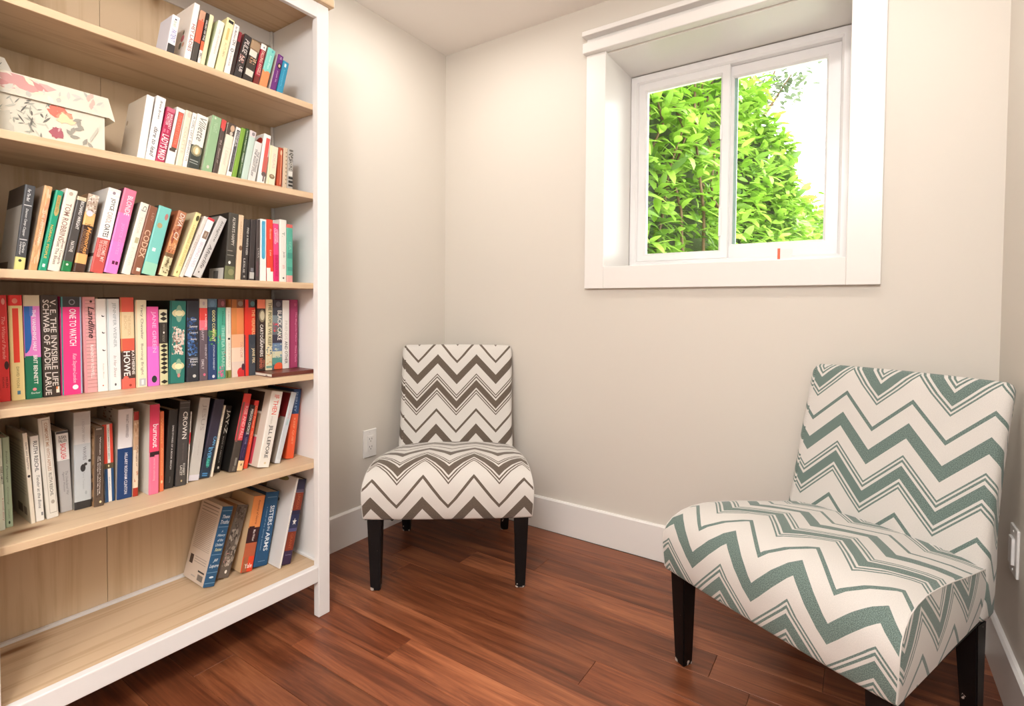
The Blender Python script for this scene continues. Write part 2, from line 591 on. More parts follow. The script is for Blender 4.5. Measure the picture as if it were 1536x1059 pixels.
def lounge_chair(name, label, x, y, th, stripe, phs, base='d2cdc7'):
    root = empty(name, (x, y, 0), (0, 0, th))
    tag(root, label, 'chair')
    ub, pb, us, ps, sd = phs
    fab_back = chevron('chevron_back', base, stripe, ub, pb)
    fab_seat = chevron('chevron_seat', base, stripe, us, ps)
    fab_side = chevron('chevron_side', base, stripe, 0.02, sd)
    w0, w1, dp = 0.293, 0.243, 0.50

    def hw(v):
        return w0 + (w1 - w0) * max(0, min(1, v / dp))
    # side profile from rear-top forward, over the front roll and down to the bottom front edge: (v, z)
    prof = [(0.510, 0.396), (0.48, 0.400), (0.44, 0.406), (0.36, 0.418), (0.28, 0.431), (0.20, 0.440), (0.14, 0.444), (0.095, 0.441), (0.06, 0.433),
            (0.030, 0.417), (0.010, 0.394), (-0.001, 0.366), (-0.004, 0.335), (-0.002, 0.30), (0.001, 0.268), (0.005, 0.262), (0.02, 0.258)]
    cum = [0]
    for a, b in zip(prof, prof[1:]):
        cum.append(cum[-1] + math.hypot(b[0] - a[0], b[1] - a[1]))
    sb = cum[14]
    rows, uvs = [], []
    NU = 17
    for (v, z), s in zip(prof, cum):
        r, q = [], []
        for j in range(NU):
            f = -1 + 2 * j / (NU - 1)
            h = hw(v)
            top = max(0, min(1, (z - 0.34) / 0.07))
            edge = abs(f) ** 6
            zz = z + (0.010 * (1 - f * f) - 0.015 * edge) * top
            vv = v - (0.004 * (1 - f * f) - 0.004 * edge) * (1 - top)
            bul = 0.006 * math.sin(PI * max(0, min(1, (z - 0.26) / 0.19)))
            r.append((f * (h + bul - 0.002), vv, zz))
            q.append((f * h, s - sb))
        rows.append(r)
        uvs.append(q)
    seat = link('seat', grid_mesh(rows, uvs, 'seat'), fab_seat, root)
    # seat sides: strip from the top outline down to the bottom edge
    for sgn in (-1, 1):
        rows, uvs = [], []
        top = [r[0] if sgn < 0 else r[-1] for r in [tuple(x) for x in
               [[(-(hw(v)), v, z), (hw(v), v, z)] for v, z in prof]]]
        edge = []
        for (v, z) in prof[:15]:
            tp = max(0, min(1, (z - 0.34) / 0.07))
            bul = 0.006 * math.sin(PI * max(0, min(1, (z - 0.26) / 0.19)))
            edge.append((hw(v) + bul - 0.002, v + 0.004 * (1 - tp), z - 0.015 * tp))
        for k in range(7):
            f = k / 6
            r, q = [], []
            for (h, v, z) in edge:
                vb = max(0.012, min(v, 0.510))
                zb = 0.258
                vv = v + (vb - v) * f
                zz = z + (zb - z) * f
                hb = hw(vb) + 0.006 * math.sin(PI * max(0, min(1, (zz - 0.26) / 0.19))) - 0.002
                r.append((sgn * (hb + 0.003 * math.sin(PI * f)), vv, zz))
                q.append((vv, -zz))
            rows.append(r)
            uvs.append(q)
        link('seat_side_panel', grid_mesh(rows, uvs, 'seat_side_panel'), fab_side, root)
        # welt along the seam
        bm = bmesh.new()
        ring_prev = None
        pts = [Vector((sgn * (h + 0.0005), v, z + 0.0005)) for h, v, z in edge]
        for i, P in enumerate(pts):
            tg = (pts[min(i + 1, len(pts) - 1)] - pts[max(i - 1, 0)]).normalized()
            a = tg.cross(Vector((1, 0, 0))).normalized()
            b2 = tg.cross(a)
            rg = [bm.verts.new(P + (a * math.cos(t_) + b2 * math.sin(t_)) * 0.0013) for t_ in [k * PI / 3 for k in range(6)]]
            if ring_prev:
                for k in range(6):
                    bm.faces.new((ring_prev[k], ring_prev[(k + 1) % 6], rg[(k + 1) % 6], rg[k]))
            ring_prev = rg
        link('welt', mesh_of(bm, 'welt', True), mat('welt_cloth', base, 0.85, 0.2), root)
    bm = bmesh.new()
    vs = [bm.verts.new(p) for p in ((-0.288, 0.012, 0.2585), (0.288, 0.012, 0.2585), (0.24, 0.54, 0.2585), (-0.24, 0.54, 0.2585))]
    vt = [bm.verts.new((v.co.x, v.co.y, 0.262)) for v in vs]
    bm.faces.new(vs)
    bm.faces.new(vt[::-1])
    for i in range(4):
        bm.faces.new((vs[i], vs[(i + 1) % 4], vt[(i + 1) % 4], vt[i]))
    link('dust_cover', mesh_of(bm, 'dust_cover'), mat('black_cloth', '15130f', 0.9), root)
    # backrest: rounded slab lofted upward
    lev = [0.262, 0.275, 0.33, 0.39, 0.46, 0.53, 0.60, 0.67, 0.73, 0.775, 0.800, 0.814, 0.820]

    def vf(z):      # front face depth
        f = (z - 0.40) / 0.42
        return 0.4895 + 0.085 * max(f, -0.3) + 0.034 * max(0, f) ** 2

    def thick(z):
        f = max(0, min(1, (z - 0.30) / 0.5))
        return 0.080 - 0.041 * f

    def halfw(z):
        f = (z - 0.40) / 0.42
        return 0.2475 + 0.006 * abs(f - 0.35) + (0.002 if z < 0.4 else 0)
    rows, uvs = [], []
    sacc, pz = [], None
    s = 0
    for z in lev[::-1]:
        if pz is not None:
            s += math.hypot(pz - z, vf(pz) - vf(z))
        sacc.append(s)
        pz = z
    sacc = sacc[::-1]
    for z, s in zip(lev, sacc):
        h, t_ = halfw(z), thick(z)
        inset = 0
        if z > 0.79:
            q_ = (z - 0.79) / 0.030
            inset = 0.020 * (1 - math.sqrt(max(0, 1 - q_ * q_)))
        if z < 0.27:
            inset = 0.006
        v0 = vf(z) + inset
        v1 = vf(z) + t_ - inset
        h -= inset * 0.9
        rr = min(0.020, (v1 - v0) * 0.45)
        loop, lu = [], []
        acc = 0
        cor = 5
        pts = []
        NF = 13
        for j in range(NF):
            f = -1 + 2 * j / (NF - 1)
            crown = 0.007 * (1 - f * f) * (1 if 0.42 < z < 0.79 else 0.5)
            pts.append((f * (h - rr), v0 - crown, f * (h - rr)))
        for k in range(1, cor):
            a = k / cor * PI / 2
            pts.append((h - rr + rr * math.sin(a), v0 + rr - rr * math.cos(a), h - rr + rr * a))
        pts.append((h, v0 + rr, h + 0.6 * rr))
        pts.append((h, v1 - rr, h + v1 - v0))
        for k in range(1, cor):
            a = k / cor * PI / 2
            pts.append((h - rr + rr * math.cos(a), v1 - rr + rr * math.sin(a), h + v1 - v0 + rr * a))
        for j in range(5):
            f = 1 - 2 * j / 4
            pts.append((f * (h - rr), v1, h + 0.1 + (1 - f) * h))
        for k in range(1, cor):
            a = k / cor * PI / 2
            pts.append((-(h - rr) - rr * math.sin(a), v1 - rr + rr * math.cos(a), -(h + v1 - v0 + rr * (PI / 2 - a))))
        pts.append((-h, v1 - rr, -(h + v1 - v0)))
        pts.append((-h, v0 + rr, -(h + 0.6 * rr)))
        for k in range(1, cor):
            a = k / cor * PI / 2
            pts.append((-(h - rr) - rr * math.cos(a), v0 + rr - rr * math.sin(a), -(h - rr + rr * (PI / 2 - a))))
        rows.append([(p[0], p[1], z + (0.004 * (1 - (p[0] / h) ** 2) if z > 0.78 else 0)) for p in pts])
        uvs.append([(p[2], s) for p in pts])
    link('backrest', grid_mesh(rows, uvs, 'backrest', closed=True, caps=True), fab_back, root)
    # legs

    def leg(xt, yt, xb, yb, wt, wb, zt, m):
        bm = bmesh.new()
        A = [bm.verts.new((xb + sx * wb / 2, yb + sy * wb / 2, 0.0006)) for sx, sy in ((-1, -1), (1, -1), (1, 1), (-1, 1))]
        B = [bm.verts.new((xt + sx * wt / 2, yt + sy * wt / 2, zt)) for sx, sy in ((-1, -1), (1, -1), (1, 1), (-1, 1))]
        bm.faces.new(A[::-1])
        bm.faces.new(B)
        for i in range(4):
            bm.faces.new((A[i], A[(i + 1) % 4], B[(i + 1) % 4], B[i]))
        bmesh.ops.bevel(bm, geom=bm.edges[:], offset=0.003, segments=2, affect='EDGES')
        return link('leg', mesh_of(bm, 'leg'), m, root)
    leg(-0.256, 0.040, -0.2545, 0.044, 0.050, 0.034, 0.2582, LEGMAT)
    leg(0.256, 0.040, 0.2545, 0.044, 0.050, 0.034, 0.2582, LEGMAT)
    leg(-0.222, 0.490, -0.217, 0.530, 0.048, 0.034, 0.2582, LEGMAT)
    leg(0.222, 0.490, 0.217, 0.530, 0.048, 0.034, 0.2582, LEGMAT)
    return root


LEGMAT = mat('black_leg_lacquer', '0b0a0b', 0.4, 0.3)
t = NT(LEGMAT)
co = t.n('ShaderNodeTexCoord')
sp = t.n('ShaderNodeSeparateXYZ')
t.l(co.outputs['Object'], sp.inputs[0])
nz = t.n('ShaderNodeTexNoise', i_Scale=55.0, i_Detail=4.0)
t.l(co.outputs['Object'], nz.inputs['Vector'])
lowz = t.ramp(sp.outputs[2], [(0.0, (1, 1, 1, 1)), (0.010, (0.9, 0.9, 0.9, 1)), (0.02, (0.33, 0.33, 0.33, 1)), (0.25, (0, 0, 0, 1))])
chip = t.ramp(t.math('ADD', nz.outputs['Fac'], t.math('MULTIPLY', lowz, 0.22)), [(0.745, (0, 0, 0, 1)), (0.757, (1, 1, 1, 1))])
t.l(t.mix(chip, lin('0b0a0b'), lin('b8aaa0')), t.b.inputs['Base Color'])

chair_a = lounge_chair('lounge_chair', 'armless chair with brown and cream chevron fabric, standing in the room corner', 0.5948, -0.6616, 0.6437, STRIPE_A,
             (0.0, 0.285, 0.0, -0.143, -0.30))
lounge_chair('lounge_chair', 'armless chair with green grey and cream chevron fabric, turned beside the window wall', 1.5786, -0.7115, -0.4836, STRIPE_B,
             (-0.035, 0.072, -0.008, -0.248, -0.33))

prism('loose_cloth', [(-0.236, 0.2575), (-0.160, 0.2575), (-0.176, 0.246), (-0.205, 0.228), (-0.222, 0.238)], 1, 0.075, 0.078, mat('black_cloth_flap', '12100e', 0.9), chair_a)

# ------------------------------------------------------------------ wall outlets


def wall_plate(name, label, M_, duplex):
    """local: x across, z up, -y out of the wall; M_ places it"""
    root = empty(name)
    root.matrix_world = M_
    tag(root, label, 'outlet')
    o = box('cover_plate', (-0.036, 0.036, -0.0062, -0.0002, -0.060, 0.060), PLASTIC, root, 0.0022)
    ins = box('insert', (-0.0165, 0.0165, -0.0095 if duplex else -0.0125, -0.0060, -0.0335, 0.0335), PLASTIC, root, 0.0012)
    slot = mat('outlet_slot', '55504c', 0.6)
    if duplex:
        for zc in (0.017, -0.017):
            for dx in (-0.0062, 0.0062):
                box('slot', (dx - 0.0010, dx + 0.0010, -0.0098, -0.0094, zc - 0.001, zc + 0.0068), slot, ins)
            bm = bmesh.new()
            bmesh.ops.create_circle(bm, cap_ends=True, segments=10, radius=0.0024)
            bmesh.ops.transform(bm, matrix=Matrix.Translation((0, -0.0097, zc - 0.007)) @ Matrix.Rotation(PI / 2, 4, 'X'), verts=bm.verts[:])
            link('slot', mesh_of(bm, 'slot'), slot, ins)
    for zc in (0.048, -0.048):
        bm = bmesh.new()
        bmesh.ops.create_cone(bm, cap_ends=True, segments=12, radius1=0.0034, radius2=0.003, depth=0.0012)
        bmesh.ops.transform(bm, matrix=Matrix.Translation((0, -0.0067, zc)) @ Matrix.Rotation(PI / 2, 4, 'X'), verts=bm.verts[:])
        link('screw', mesh_of(bm, 'screw'), PLASTIC, root)
    return root


wall_plate('wall_outlet', 'white electrical outlet on the wall beside the brown chevron chair',
           Matrix.Translation((0, -0.494, 0.402)) @ Matrix.Rotation(PI / 2, 4, 'Z'), True)
wall_plate('wall_outlet', 'white wall plate with a raised insert beside the green grey chevron chair',
           Matrix.Translation((W, -0.258, 0.400)) @ Matrix.Rotation(-PI / 2, 4, 'Z'), False)

# ------------------------------------------------------------------ books
# (row, label, x, inset, z, thickness, height, depth, lean, spine colour, cover colour, bands, spine print, lettering, cover print)
BOOKS = [
    ('A','short white book with violet lettering, first in the highest row of books',-0.4452,0.05,1.6352,0.0175,0.1079,0.0733,0.1683,'efecef','d3d0d8',[],[('r',0.0,0.719,1,1,'3a3636'),('r',0.35,0.077,0.6,0.108,'3a3a40')],[('the wish',0.2,0.131,0.75,0.278,'b9c8b4','i'),('PATIENT',0.15,0.348,0.8,0.657,'8d8fc4','i')],[]),
    ('A','tall white book with red HEY LADIES lettering on its spine',-0.4024,0.05,1.6347,0.014,0.1639,0.1114,0.1718,'fbf3ee','e6dcd2',[],[],[('HEY LADIES',0.2,0.355,0.78,0.819,'9c4746')],[('e',0.6,0.5,0.78,0.62,'d8707a'),('e',0.55,0.62,0.68,0.74,'5b6b5b'),('e',0.72,0.64,0.84,0.72,'d8a080'),('e',0.66,0.42,0.74,0.5,'6d6a55')]),
    ('A','orange book with dark base and pinkish top, beside HEY LADIES',-0.3878,0.05,1.635,0.0143,0.152,0.1034,0.1872,'e8684c','c9b09c',[(0.188,'c89a80'),(0.598,'e8684c'),(1,'4a443e')],[('e',0.45,0.145,0.65,0.188,'d84a30')],[],[]),
    ('A','thin black book with white lettering and orange foot',-0.3711,0.05,1.6336,0.0074,0.1517,0.1032,0.1752,'2e2622','2e2622',[(0.533,'2e2622'),(0.705,'e06a44'),(1,'ece4dc')],[],[('GALLERY',0.25,0.129,0.8,0.31,'e8e0d8'),('OF THE',0.25,0.327,0.8,0.516,'e8e0d8'),('BBC',0.15,0.757,0.85,0.851,'2e2622')],[]),
    ('A','plain pale yellow paperback beside the white and pale green one',-0.3631,0.05,1.6342,0.0102,0.1516,0.1031,0.1835,'ece6b8','e4dca8',[],[],[],[]),
    ('A','white rounded paperback with a pale green front cover',-0.346,0.05,1.6361,0.0171,0.1462,0.0994,0.2261,'e9ebe0','cfd8b4',[],[],[('the dovekeepers',0.3,0.168,0.7,0.674,'c8b8b0','i')],[]),
    ('A','pale yellow book with small black mark at its top',-0.3245,0.05,1.6367,0.0203,0.1642,0.1117,0.2197,'efe4b4','dfd29a',[],[('r',0.2,0.026,0.85,0.079,'2b2a28'),('r',0.3,0.175,0.6,0.394,'d9c07a')],[('AUTUMN',0.35,0.438,0.65,0.701,'c9b98a')],[]),
    ('A','white book with grey script and a small outlined box',-0.3009,0.05,1.6353,0.0151,0.1556,0.1058,0.2033,'f3eee9','f3eee9',[],[('e',0.2,0.466,0.75,0.535,'5a5a60'),('e',0.32,0.479,0.63,0.522,'f3eee9')],[('Ian McEwan',0.25,0.035,0.6,0.276,'77727a','i'),('ON',0.25,0.293,0.8,0.397,'55505a'),('CHESIL',0.3,0.552,0.6,0.82,'a7a0a0','i')],[]),
    ('A','very thin dark book with a dark red top',-0.2854,0.05,1.634,0.0081,0.1403,0.0954,0.2084,'3a2620','3a2620',[(0.212,'8a2a34'),(1,'33241e')],[],[],[]),
    ('A','black book with pink blossoms and a slanted white title',-0.2759,0.05,1.6377,0.0216,0.1395,0.0949,0.253,'352e2c','8a3a3a',[],[('m40',0.08,0.459,0.75,0.628,'c78f8a|e8c4b8|f0d8cc|a86a68'),('m14',0.2,0.679,0.9,0.824,'9a8a84|6a5a54')],[('PULSE',0.2,0.102,0.8,0.425,'d9cfca','i'),('US',0.4,0.713,0.8,0.824,'e8e0dc')],[]),
    ('A','dark patterned book with beige top and two white labels',-0.2501,0.05,1.6387,0.0278,0.1295,0.0881,0.2328,'3c332c','3c332c',[(0.186,'a58a6c'),(0.22,'8a6f58'),(1,'3a3029')],[('r',0.05,0.22,0.8,0.372,'e4dccf'),('m36',0.2,0.389,0.9,0.541,'d9a884|e8c8a4|c08a6a|5a6040'),('r',0.1,0.693,0.85,0.837,'dcd4c6')],[],[]),
    ('A','crimson book titled FALLING ANGELS with a white cap',-0.2196,0.05,1.6358,0.0161,0.1335,0.0908,0.2172,'a02038','6a2a2a',[(0.135,'f1ece8'),(0.759,'a61f36'),(1,'7a2a22')],[('e',0.4,0.051,0.65,0.093,'77747a')],[('FALLING ANGELS',0.25,0.16,0.8,0.725,'e6c2b4')],[]),
    ('A','aqua paperback with an orange foot',-0.2009,0.05,1.6377,0.0228,0.1293,0.0879,0.2406,'7fcfc4','c9b8a8',[(0.568,'84d4c8'),(1,'f0905c')],[('e',0.5,0.025,0.75,0.083,'5bb3b3'),('e',0.1,0.534,0.4,0.601,'84d4c8'),('e',0.55,0.551,0.8,0.626,'f0905c')],[('Seven Days',0.35,0.167,0.65,0.501,'d0f0e8')],[]),
    ('A','slim purple book with a little portrait on its spine',-0.1671,0.05,1.6363,0.0175,0.1227,0.0835,0.2314,'6a2a78','e4dad6',[],[('e',0.2,0.204,0.95,0.358,'2e1a2e'),('e',0.4,0.239,0.75,0.324,'e0b894')],[('P.S.',0.4,0.051,0.7,0.119,'e8d8e8'),('purple life',0.35,0.426,0.65,0.724,'c89ac8')],[]),
    ('A','bright blue paperback beside the purple book on the highest shelf of books',-0.147,0.05,1.6366,0.0198,0.1087,0.0739,0.2193,'2e8fb4','2a83a8',[],[('r',0.3,0.067,0.6,0.167,'d8eaf0')],[('bossypants',0.25,0.25,0.6,0.75,'58b4d4')],[]),
    ('B','plain white hardback standing next after the floral box',-0.5037,0.072,1.3567,0.0169,0.1713,0.1165,0.1448,'efecea','c9bba8',[],[],[],[('e',0.05,0.28,0.16,0.36,'9a8468')]),  # side cover's tan-grey has shade painted into the white
    ('B','white book with black handwritten dare to lead title',-0.486,0.072,1.3579,0.0218,0.176,0.1197,0.1661,'f6f4f2','e6e2de',[],[],[('Brene Brown',0.42,0.055,0.68,0.331,'6a6668','i'),('dare to lead',0.3,0.46,0.75,0.901,'55525a','i')],[]),
    ('B','magenta red book with white lettering reading LADYS MAID',-0.4634,0.072,1.3581,0.0201,0.1557,0.1059,0.1923,'b82c54','b82c54',[],[('r',0,0.0,1,0.073,'c86a80'),('r',0.15,0.383,0.35,0.437,'e0708c'),('r',0.5,0.383,0.7,0.437,'e0708c')],[('MARGARET',0.52,0.1,0.85,0.365,'f2d4da'),('FORSTER',0.18,0.1,0.5,0.31,'f2d4da'),("LADY'S MAID",0.12,0.474,0.9,0.911,'f8e8ec')],[]),
    ('B','white book with a long orange label and dark corner',-0.4409,0.072,1.3583,0.0213,0.162,0.1102,0.1898,'f1ece6','d8d0c6',[],[('r',0.25,0.064,0.85,0.695,'55483e'),('r',0.3,0.073,0.82,0.668,'ee6450'),('r',0.1,0.695,0.75,0.741,'55483e')],[('THE LAST LETTER',0.42,0.11,0.7,0.622,'f08a74')],[]),
    ('B','cream paperback between the orange labelled book and a slim white one',-0.417,0.072,1.3571,0.0158,0.1615,0.1098,0.1774,'e6dcc6','e6dcc6',[],[('e',0.3,0.018,0.9,0.11,'e4c8b4')],[('COLETTE',0.3,0.276,0.7,0.736,'cfc4ac')],[]),
    ('B','slim white book with thin grey capitals',-0.4007,0.072,1.3562,0.0106,0.1608,0.1093,0.182,'f2efe8','f2efe8',[],[],[('A GIRL LEFT BEHIND US',0.25,0.055,0.75,0.842,'8a8a8e')],[]),
    ('B','white book with a script title above a round portrait',-0.3888,0.072,1.3596,0.029,0.1588,0.108,0.1837,'efece2','cfc8b0',[(0.55,'f0ede4'),(1,'3d423c')],[('e',0.0,0.532,0.95,0.733,'8a8468'),('e',0.18,0.559,0.8,0.706,'c9b98a'),('e',0.38,0.577,0.66,0.696,'efe6cc'),('r',0.1,0.806,0.8,0.825,'9aa09a'),('r',0.1,0.852,0.8,0.866,'9aa09a')],[('Villette',0.25,0.046,0.85,0.458,'8a8a84','i')],[]),
    ('B','thick sage green cloth book in the second row',-0.351,0.072,1.3589,0.0253,0.1673,0.1138,0.1836,'93b58c','c9cdb4',[],[('e',0.2,0.018,0.42,0.055,'d6e0c8'),('e',0.35,0.846,0.6,0.901,'e0ccc0')],[('NIGHT',0.3,0.11,0.7,0.276,'aecaa6')],[]),
    ('B','slim dark grey book with a red top',-0.3236,0.072,1.3565,0.0129,0.1652,0.1124,0.1734,'51443f','51443f',[(0.154,'d24a46'),(1,'54463f')],[('e',0.2,0.054,0.9,0.2,'d8504a')],[('IN',0.35,0.363,0.65,0.436,'b8a8a0'),('Season of',0.35,0.499,0.65,0.772,'b0a098','i')],[]),
    ('B','cream book with a dark photograph at the top',-0.3094,0.072,1.3587,0.0213,0.1609,0.1094,0.2068,'e9dfcb','e9dfcb',[(0.22,'54443a'),(1,'e9dfcb')],[('e',0.3,0.027,0.85,0.146,'c9a88c'),('e',0.35,0.146,0.75,0.22,'cfc4b4'),('r',0.05,0.457,0.95,0.462,'cfc2ae')],[('Lamott',0.3,0.503,0.7,0.778,'d8c8b8','i')],[]),
    ('B','white book with a dark title box edged in black',-0.2863,0.072,1.357,0.0138,0.1554,0.1057,0.2002,'f3eee6','f3eee6',[],[('r',0.2,0.046,0.82,0.86,'4e4c4e')],[('CORNELIA',0.3,0.074,0.72,0.37,'d9d6d2'),('and the city',0.35,0.425,0.68,0.813,'77757a')],[]),
    ('B','thin bright green book beside the dark green one',-0.2712,0.072,1.3568,0.0127,0.1576,0.1072,0.1956,'7fa63c','6a9430',[],[],[],[]),
    ('B','thin dark green book with pale handwriting',-0.2547,0.072,1.3557,0.0081,0.1601,0.1089,0.1758,'3c5a2a','3c5a2a',[],[('e',0.2,0.455,0.8,0.656,'7d8a78')],[('Barbara Kingsolver',0.3,0.036,0.7,0.437,'dfe8d4','i'),('Prodigal Summer',0.3,0.455,0.7,0.865,'cfd8c4','i')],[]),
    ('B','pale grey green paperback with a pinkish top',-0.2449,0.072,1.3579,0.0186,0.1567,0.1066,0.1975,'c3d4cc','a9bfa4',[(0.11,'d8cccc'),(1,'c3d6cc')],[('e',0.3,0.018,0.8,0.091,'8a8488')],[],[]),
    ('B','low white book with heavy black two-line title',-0.2251,0.072,1.3587,0.0225,0.1277,0.0868,0.1955,'dfdcd8','c4c8c2',[],[],[('THE WRONGS',0.52,0.225,0.8,0.719,'4a4648','i'),('THE RIGHT STUFF',0.2,0.18,0.48,0.835,'4a4648','i')],[]),
    ('B','white book with a red stripe and dark red triangle',-0.1964,0.072,1.3578,0.0226,0.1576,0.1072,0.1554,'eeeae6','d6d2cc',[],[('r',0.35,0.065,0.85,0.746,'dd5a54'),('r',0.42,0.42,1.0,0.765,'c9665c'),('e',0.35,0.727,1.0,0.82,'6a5a58'),('r',0.6,0.793,0.8,0.914,'7a6a68')],[],[('e',0.62,0.06,0.98,0.22,'a5342a')]),
    ('B','cream book with a small brown oval near its foot',-0.1674,0.072,1.3573,0.0266,0.1272,0.0865,0.1121,'ece4ca','ece4ca',[],[('e',0.2,0.678,0.85,0.793,'8a7358'),('e',0.35,0.695,0.7,0.749,'b8a284'),('r',0.08,0.0,0.22,1,'dfe2b8')],[('IDEAS',0.45,0.178,0.75,0.535,'e2c4b8')],[]),
    ('B','slim rust red book with a pale rubbed line',-0.1336,0.072,1.3552,0.0152,0.1289,0.0877,0.058,'b54a2c','b54a2c',[],[('r',0.55,0.108,0.68,0.881,'f0b088'),('e',0.35,0.054,0.75,0.18,'eac0a0')],[],[]),
    ('B','slim tan book with dotted dark marks',-0.1143,0.072,1.3547,0.0143,0.1326,0.0902,0.0307,'d6c2a8','d6c2a8',[],[('e',0.5,0.09,0.75,0.126,'8a7a66'),('e',0.5,0.18,0.75,0.216,'8a7a66'),('e',0.5,0.27,0.75,0.306,'8a7a66'),('e',0.5,0.36,0.75,0.396,'8a7a66'),('e',0.5,0.45,0.75,0.486,'8a7a66'),('e',0.5,0.54,0.75,0.576,'8a7a66'),('e',0.5,0.63,0.75,0.666,'8a7a66'),('e',0.5,0.72,0.75,0.756,'8a7a66'),('e',0.5,0.81,0.75,0.846,'8a7a66')],[],[]),
    ('B','black and white streaked book, last in the second row',-0.0988,0.072,1.3548,0.0186,0.1326,0.0901,0.0247,'b8b4ac','b8b4ac',[],[('m30',0.05,0.0,0.95,0.29,'3a3632|2a2622|55504a'),('m30',0.1,0.271,0.9,0.507,'8a8680|5a5650|c8c4bc|3a3632'),('r',0.1,0.525,0.8,0.633,'e4e2dc'),('r',0.1,0.652,0.9,0.706,'2a2826'),('r',0.1,0.742,0.9,0.796,'2a2826'),('r',0.1,0.833,0.9,0.878,'2a2826')],[],[]),
    ('C','thick charcoal grey book with white handwriting and a yellow foot',-0.7338,0.07,1.0723,0.0175,0.1854,0.1261,0.1137,'4b4c50','b9b2a8',[(0.851,'4b4c50'),(1,'e4e092')],[('e',0.3,0.875,0.6,0.908,'3a3a30'),('r',0.15,0.235,0.85,0.245,'d8d8d8'),('r',0.15,0.639,0.85,0.649,'d8d8d8')],[('For The Bad',0.3,0.048,0.6,0.192,'e8e8e8','i'),('Demon Camp Copper',0.3,0.279,0.6,0.606,'e0e0e0','i'),('Clarice',0.5,0.673,0.75,0.798,'e0e0e0','i'),('Lispector',0.2,0.673,0.45,0.827,'e0e0e0','i')],[('r',0,0,1,0.24,'3d332c'),('r',0,0.9,0.6,1,'4a3a30')]),
    ('C','tan and orange marbled book',-0.71,0.07,1.0725,0.0142,0.1906,0.1296,0.1547,'d8a878','9a8878',[],[('m60',0.03,0.019,0.97,0.939,'e8c8a4|e4b888|d49a78|dca880|e8b888')],[('THE HISTORIAN',0.35,0.288,0.65,0.671,'f0dcc4')],[]),
    ('C','bright green book with gold ornament lettering',-0.6939,0.07,1.0728,0.0141,0.1845,0.1255,0.1782,'1f9a78','0e6a50',[],[('r',0.35,0.058,0.8,0.289,'b89a5c'),('e',0.35,0.192,0.9,0.317,'c0a468'),('r',0.35,0.914,0.65,0.952,'e8f4ee')],[('JANE AUSTEN',0.42,0.077,0.72,0.269,'8a7a44'),('NORMAL PEOPLE',0.3,0.433,0.62,0.847,'d8b45c')],[]),
    ('C','cream book with an author name in large brown capitals, beside the green one',-0.678,0.07,1.0743,0.0217,0.1903,0.1294,0.1859,'eadfd2','eadfd2',[],[('e',0.3,0.029,0.65,0.077,'b8a898'),('r',0.9,0.048,0.93,1,'8a8478')],[('TOM ROBBINS',0.25,0.173,0.72,0.634,'9a7a6c'),('Even Cowgirls',0.55,0.634,0.82,0.912,'77685c'),('Get The Blues',0.25,0.634,0.5,0.922,'77685c')],[]),
    ('C','dark grey book with white capitals and green foot',-0.6556,0.07,1.0737,0.0185,0.1769,0.1203,0.1874,'4a4644','4a4644',[(0.048,'d8c8a8'),(0.862,'4a4644'),(1,'1f7a44')],[('e',0.35,0.891,0.6,0.919,'e0e8d8')],[('RICHARD WRIGHT',0.45,0.057,0.78,0.431,'efece6'),('NATIVE',0.35,0.594,0.7,0.737,'dfdad4')],[]),
    ('C','book with cream blossoms, peach panels and gold script',-0.633,0.07,1.0739,0.0212,0.1859,0.1264,0.1694,'8a6a4c','8a6a4c',[(0.239,'b8a490'),(0.401,'f0b878'),(0.764,'4a342a'),(0.889,'f0b070'),(1,'4a3024')],[('m70',0.03,0.0,0.97,0.239,'e8ddd0|cfc0ae|b8a490|8a6a58|d8ccc0'),('m10',0.15,0.096,0.4,0.172,'8a4a3c|7a3a30'),('e',0.1,0.21,0.7,0.287,'ded6e0'),('m16',0.1,0.382,0.95,0.43,'4a342a|3a2820')],[('Memories',0.45,0.42,0.85,0.764,'e8a860','i'),('DISCOVERY',0.15,0.459,0.42,0.745,'9a7458')],[]),
    ('C','tall white book with red foot and bold black capitals, beside the tall pink one',-0.6016,0.07,1.0752,0.0254,0.2076,0.1411,0.193,'f4f0ec','dcd8d2',[(0.039,'e8e4de'),(0.599,'f4f0ec'),(1,'c4544e')],[('e',0.35,0.034,0.6,0.072,'9a8a94'),('r',0,0.082,1,0.085,'c8c4be')],[('JOYCE',0.3,0.116,0.72,0.261,'3c3a3a'),('CAROL',0.3,0.28,0.72,0.416,'b8a8a0'),('OATES',0.3,0.425,0.72,0.58,'3c3a3a'),('BECOME MY',0.5,0.619,0.8,0.87,'ecc8c0'),('THE GRAVEDIGGER',0.2,0.619,0.45,0.822,'ecc8c0')],[('r',0,0.78,1,0.82,'5a4a4a')]),
    ('C','tall hot pink book with BLONDE at its top',-0.5749,0.07,1.076,0.0271,0.2126,0.1446,0.2103,'ee7cb4','5a3040',[(0.291,'ee7a98'),(0.631,'f080c0'),(1,'ee82cc')],[('r',0.4,0.854,0.6,0.893,'5a1a3a'),('r',0.65,0.854,0.85,0.893,'5a1a3a')],[('BLONDE',0.4,0.078,0.8,0.311,'fbdce8'),('JOYCE OATES',0.4,0.408,0.68,0.776,'f49ad4')],[]),
    ('C','cream paperback between the pink and brown books',-0.5391,0.07,1.0746,0.0184,0.1855,0.1261,0.237,'ece6d8','9a9084',[],[('r',0.45,0.483,0.85,0.561,'b8b08a')],[('CJ',0.25,0.039,0.8,0.116,'6a6a68'),('TUDOR',0.35,0.193,0.65,0.435,'d4ccbc'),('FOUR',0.35,0.628,0.65,0.889,'dcd4c6')],[]),
